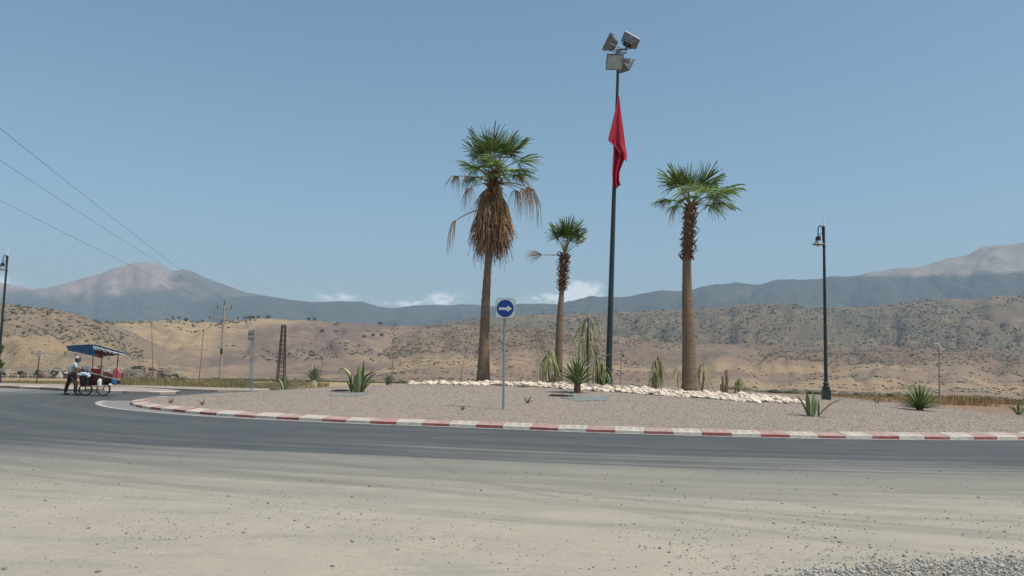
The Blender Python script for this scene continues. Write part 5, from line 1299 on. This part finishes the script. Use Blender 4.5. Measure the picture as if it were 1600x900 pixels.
board('side_panel', [bL, BR_ - Vector((0, 0, .05)), LR2 + fS, LB + Vector((0, .2, 0))], .02, 'cart_wood', 'brown far side panel')
board('floor_board', [LL, LR2, LR2 + Vector((.1, .6, 0)), LB], .03, 'cart_wood')
mb = MB(cb); mb.tube([Cq(126, 603.5, -.5), Cq(166, 604.5, -.5)], .016, 6); mb.tube([Cq(136, 584, -.5), Cq(133, 610, -.35)], .018, 6); mb.tube([Cq(143, 585, -.5), Cq(137, 603, -.5)], .014, 6)
mb.tube([Cq(153, 586, -.5), Cq(151, 604, -.5)], .014, 6); mb.tube([Cq(168, 592, -.4), Cq(161, 609, -.1)], .016, 6); mb.build('frame', 'rust', cart)
mb = MB(cb); mb.tube([Cq(172.5, 599, -.2), Cq(171.5, 614, -.2)], .02, 6); mb.build('stand', 'rust', cart)
mb = MB(cb); mb.tube([BL + Vector((0, .1, 0)), Cq(121.5, 579.5, .1)], .018, 6); mb.tube([TL, Cq(129, 580, -.3), Cq(125, 578.5, -.25)], .018, 6); mb.build('handle', 'rust', cart)
for k, (x0, y0, x1, y1, dy) in enumerate([(119.5, 602, 118.5, 552, .45), (144.5, 582, 145.5, 556, .3), (157.5, 588, 159.5, 549, -.42), (181.5, 592, 184.5, 554, -.15)]):
    mb = MB(cb); mb.tube([Cq(x0, y0, dy), Cq(x1, y1, dy)], .019, 6); mb.build('canopy_post', 'rust', cart)
# canopy
A_, B_, C_, D_ = Cq(104.5, 542, .35), Cq(147, 540, -.55), Cq(197, 554, -.3), Cq(163, 556.5, .7)
def cloth(name, a, b_, c_, d_, mat, sag, lab=None, th_=.012, wob=.03, n=10):
    mb = MB(cb); grid = []
    for i in range(n + 1):
        row = []
        for j in range(n + 1):
            u, v = i / n, j / n; p = a.lerp(b_, u).lerp(d_.lerp(c_, u), v); p = p + Vector((0, 0, -sag * 16 * u * (1 - u) * v * (1 - v) * .25 + wob * mnoise.noise(p * 4.1))); row.append(p)
        grid.append(row)
    mb.sheet(grid, th_); o = mb.build(name, mat, cart)
    if lab: o['label'] = lab
    return o
cloth('canopy', A_ + Vector((0, 0, .01)), B_ + Vector((0, 0, .01)), C_, D_, 'red_tarp', .1, 'maroon underside cloth of the canopy')
cloth('tarpaulin', A_ + Vector((-.01, 0, .05)), B_ + Vector((0, -.02, .05)), C_ + Vector((.02, 0, .045)), D_ + Vector((0, .05, .04)), 'blue_tarp', .06, 'blue tarpaulin over the canopy')
cloth('tarpaulin_flap', A_ + Vector((0, -.05, .04)), B_ + Vector((.0, -.05, .04)), Cq(150, 557, -.5), Cq(107, 547.5, .25), 'blue_tarp', .02, 'blue tarpaulin flap at the pushing end')
cloth('tarpaulin_flap', Cq(147, 548, -.57), Cq(150, 547.5, -.57), Cq(163.5, 560, -.2), Cq(149, 557, -.5), 'red_tarp', .0, 'maroon corner flap')
fr_n = 16
for k in range(fr_n):
    u = k / fr_n; a = B_.lerp(C_, u) + Vector((0, -.05, .0)); b2 = B_.lerp(C_, u + .62 / fr_n) + Vector((0, -.05, .0)); h_ = .16 * (1 - .5 * u) * random.uniform(.75, 1.2)
    mb = MB(cb); mb.sheet([[a, a - Vector((0, .02, h_ * .5)), a - Vector((-.01, 0, h_))], [b2, b2 - Vector((0, .03, h_ * .5)), b2 - Vector((-.01, 0, h_ * random.uniform(.8, 1.1)))]], .006); mb.build('fringe', 'cloth_white' if k % 3 else 'cloth_blue', cart)
# loads
def blob(name, c, s, mat, label, cat, seed, parent=None):
    V_, F_ = ico(3, .03, seed, 1, .5); c = Vector(c); mb = MB(c - Vector((0, 0, s[2] * .7)))
    mb.add([c + Vector((v[0] * s[0], v[1] * s[1], max(v[2], -.7) * s[2])) for v in V_], F_); o = mb.build(name, mat)
    return setp(o, label, cat)
c = Cq(150, 578.5, -.0); c.z = TL.lerp(BR_, .4).z + .02
mb = MB(c); mb.lathe(c, [(.16, 0), (.2, .16), (.225, .2), (.23, .21), (.2, .21), (.18, .1)], 18); setp(mb.build('tub', 'plastic_red'), 'round red plastic tub on the cart top', 'tub')
c = Cq(181.5, 592, .15); mb = MB(c); rt = Matrix.Rotation(R(8), 3, 'Y')
mb.prism([(-.12, 0), (.12, 0), (.13, .3), (.07, .34), (-.1, .46), (-.14, .3)][::-1], -.08, .1, c, rt); setp(mb.build('crate', 'plastic_pink', None, False), 'pinkish red plastic container standing at the front of the cart', 'container')
blob('cloth_bundle', Cq(131, 585, -.5), (.22, .12, .08), 'cloth_blue', 'pale blue cloth bundle hanging over the pushing end of the cart', 'cloth', 4)
blob('cloth_bundle', Cq(138.5, 587, -.58), (.055, .05, .11), 'cloth_white', 'white cloth end hanging below the pale blue bundle', 'cloth', 5)
blob('plastic_bag', Cq(135, 576.5, -.1), (.08, .08, .11), 'cloth_white', 'small white bag beside the red tub', 'bag', 7)
blob('cloth_bundle', Cq(178, 597, -.35), (.12, .08, .13), 'blue_tarp', 'crumpled blue cloth under the front of the cart', 'cloth', 9)
blob('plastic_bag', Cq(172.5, 601.5, -.42), (.085, .07, .06), 'cloth_white', 'white bag tied under the cart front', 'bag', 12)
M['carton'] = plain('brown carton', (.3, .18, .12), (.22, .13, .09), 7, .9)
for dx, w_, h_, m_, lb in ((165, .2, .17, 'carton', 'brown carton of goods on the middle of the cart top'), (171.5, .14, .12, 'cart_red', 'small red box beside the brown carton on the cart top')):
    c = Cq(dx, 588, .0); c.z = TL.lerp(TR, (dx - 139) / 48.5).z + .0; mb = MB(c); mb.box(c + Vector((0, 0, h_ / 2)), (w_, .2, h_), Matrix.Rotation(R(12), 3, 'Z'), 1.06); mb.box(c + Vector((0, 0, h_ + .01)), (w_ * .5, .22, .02), Matrix.Rotation(R(12), 3, 'Z')); setp(mb.build('goods_box', m_, None, False), lb, 'box')
c = Cq(155, 605.5, -.62); mb = MB(c); mb.lathe(c, [(.07, 0), (.085, .02), (.09, .1), (.088, .22), (.08, .3), (.03, .35), (.03, .38)], 14); mb.tube([c + Vector((.03, 0, .33)), c + Vector((.09, 0, .36)), c + Vector((.08, 0, .25))], .012, 6)
setp(mb.build('jug', 'jug'), 'milky plastic jug hung on the side of the cart', 'jug')

# ---------------------------------------------------------------- the vendor
def skin_body(name, chains, mat, parent, org, sub=2):
    vs = []; es = []; rs = []; idx = {}
    for ch in chains:
        prev = None
        for (key, p, r_) in ch:
            if key not in idx: idx[key] = len(vs); vs.append(tuple(Vector(p) - org)); rs.append(r_ if isinstance(r_, tuple) else (r_, r_))
            i = idx[key]
            if prev is not None: es.append((prev, i))
            prev = i
    me = bpy.data.meshes.new(name); me.from_pydata(vs, es, []); me.materials.append(M[mat]); o = link(name, me, parent)
    m = o.modifiers.new('skin', 'SKIN'); m.use_smooth_shade = True
    for i, r_ in enumerate(rs): me.skin_vertices[0].data[i].radius = r_
    me.skin_vertices[0].data[0].use_root = True
    s = o.modifiers.new('subd', 'SUBSURF'); s.levels = sub; s.render_levels = sub; return o
mb0 = Vector((W(110, 617, YC - .1).x, YC - .1, 0)); YM_ = YC - .1
def Q(px, py, dy=0): return W(px, py, YM_ + dy)
man = empty('person', mb0, 'man in cream cap, grey striped shirt and brown trousers pushing the handcart', 'person')
pel = Q(111.5, 585.5)
hipL, hipR = Q(111.5, 588.5, .09), Q(112.5, 588.5, -.09)
body = skin_body('body', [
    [('pel', Q(111.5, 585, 0), (.13, .12)), ('chest', Q(115.5, 574, 0), (.14, .13)), ('neck0', Q(118.8, 567.5, 0), (.075, .075)), ('neck', Q(120.8, 565, 0), (.055, .055))],
    [('pel', 0, 0), ('hl', hipL, .1), ('kl', Q(105.5, 600.5, .12), .07), ('al', Q(101.5, 613.8, .12), .05), ('fl', Q(104.8, 616.2, .12), .04)],
    [('pel', 0, 0), ('hr', hipR, .1), ('kr', Q(118.8, 599.5, -.1), .07), ('ar', Q(117.3, 613.3, -.1), .05), ('fr', Q(120.8, 616.2, -.1), .04)],
    [('neck0', 0, 0), ('sl', Q(118.5, 569.5, .17), .065), ('el', Q(122.5, 577.5, .2), .045), ('wl', Q(130, 577.8, .16), .032), ('hl2', Q(132.5, 577.3, .16), .032)],
    [('neck0', 0, 0), ('sr', Q(118.5, 570, -.17), .065), ('er', Q(121.2, 579.5, -.22), .045), ('wr', Q(127, 579.3, -.22), .032), ('hr2', Q(129.3, 578.9, -.22), .032)],
], 'skin', man, mb0)
# fingers curled over the handle
for s_, hx, hy, hd in ((1, 132.5, 577.3, .16), (-1, 129.3, 578.9, -.22)):
    h = Q(hx, hy, hd)
    for k in range(4):
        o_ = Vector((.0, -.03 + k * .02, 0)); skin_body('finger', [[('a', h + o_, .011), ('b', h + o_ + Vector((.05, 0, .01)), .010), ('c', h + o_ + Vector((.075 - .004 * k, 0, -.015)), .009), ('d', h + o_ + Vector((.065, 0, -.04)), .008)]], 'skin', man, mb0, 1)
    skin_body('thumb', [[('a', h + Vector((-.01, -.035 * s_, 0)), .013), ('b', h + Vector((.03, -.05 * s_, -.02)), .011), ('c', h + Vector((.055, -.035 * s_, -.03)), .009)]], 'skin', man, mb0, 1)
skin_body('shirt', [
    [('pel', Q(110.8, 586.5, 0), (.165, .15)), ('waist', Q(112.6, 581, 0), (.16, .15)), ('chest', Q(115.5, 573.8, 0), (.175, .16)), ('neck0', Q(118.7, 568.3, 0), (.1, .1)), ('nk', Q(119.8, 566.3, 0), (.07, .07))],
    [('neck0', 0, 0), ('sl', Q(118.3, 569.8, .19), .085), ('sl2', Q(120.6, 575, .21), .07)],
    [('neck0', 0, 0), ('sr', Q(118.3, 570, -.19), .085), ('sr2', Q(120.2, 576, -.23), .07)]], 'shirt', man, mb0)
skin_body('trousers', [
    [('pel', Q(111.3, 586, 0), (.155, .14)), ('hl', hipL, .115), ('kl', Q(105.5, 600.5, .12), .085), ('al', Q(101.5, 613, .12), .072)],
    [('pel', 0, 0), ('hr', hipR, .115), ('kr', Q(118.8, 599.5, -.1), .085), ('ar', Q(117.3, 612.6, -.1), .072)]], 'trousers', man, mb0)
for nm, x, dy in (('l', 101.5, .12), ('r', 117.3, -.1)):
    c = Q(x, 615.8, dy); c.z = .045; mb = MB(mb0); V_, F_ = ico(2, 0, 1); mb.add([c + Vector((.06 + v[0] * .14, v[1] * .052, max(v[2], -.8) * .05)) for v in V_], F_); mb.build('shoe', 'cart_wood', man)
hc = Q(122.2, 561.8, 0); mb = MB(mb0); V_, F_ = ico(3, 0, 2)
def head(v):
    x, y, z = v; k = 1 - .18 * max(0, -z) ; jaw = .02 * max(0, -z) if x > 0 else -.01 * max(0, -z)
    return hc + Vector((x * .1 * k + jaw, y * .078 * k, z * .12))
mb.add([head(v) for v in V_], F_)
mb.add([hc + Vector(p) for p in ((.092, -.012, .015), (.092, .012, .015), (.122, 0, -.022), (.094, .018, -.03), (.094, -.018, -.03))], [(0, 2, 1), (0, 4, 2), (1, 2, 3), (4, 3, 2)])
for sy in (-1, 1):
    V2, F2 = ico(1, 0, 1); mb.add([hc + Vector((-.005 + v[0] * .018, sy * .08 + v[1] * .01, v[2] * .03)) for v in V2], F2)
mb.build('head', 'skin', man)
mb = MB(mb0)
for sy in (-1, 1): V2, F2 = ico(1, 0, 1); mb.add([hc + Vector((.086 + v[0] * .01, sy * .033 + v[1] * .012, .02 + v[2] * .009)) for v in V2], F2)
mb.build('eyes', 'black', man)
mb = MB(mb0); mb.add([hc + Vector((v[0] * .104 - .012, v[1] * .083, v[2] * .122 + .008)) for v in V_], [f for f in F_ if sum(V_[i][0] for i in f) / 3 < .15 and sum(V_[i][2] for i in f) / 3 > -.55]); mb.build('hair', 'hair', man)
mb = MB(mb0); mb.add([hc + Vector((.012 + v[0] * .1, v[1] * .08, -.035 + v[2] * .075)) for v in V_], [f for f in F_ if sum(V_[i][0] for i in f) / 3 > .25 and abs(sum(V_[i][2] for i in f) / 3) < .85]); mb.build('face_mask', 'mask', man)
mb = MB(mb0); mb.lathe(hc + Vector((-.004, 0, .045)), [(.112, 0), (.118, .012), (.115, .05), (.09, .085), (.05, .1), (.01, .104)], 18); mb.box(hc + Vector((.13, 0, .052)), (.09, .13, .012)); mb.build('cap', 'cap', man)
blob('waist_bag', Q(103.3, 583, -.1), (.07, .05, .045), 'cloth_white', 'white cloth tucked at the back of the vendor', 'cloth', 22)

# ---------------------------------------------------------------- haze
M_h = bpy.data.materials.new('haze air'); M_h.use_nodes = True; n = M_h.node_tree.nodes; n.clear()
pv_ = n.new('ShaderNodeVolumePrincipled'); pv_.inputs['Color'].default_value = (.6, .8, 1.0, 1); pv_.inputs['Density'].default_value = HAZE = .000062; pv_.inputs['Anisotropy'].default_value = 0.0
oo = n.new('ShaderNodeOutputMaterial'); M_h.node_tree.links.new(pv_.outputs[0], oo.inputs['Volume'])
zt = max(float(RG[k][0][..., 2].max()) for k in RG) + 60
mb = MB(); mb.box((0, 6500, (zt - 60) / 2), (36000, 19200, zt + 60)); o = mb.build('haze', M_h, None, False); setp(o, kind='stuff')
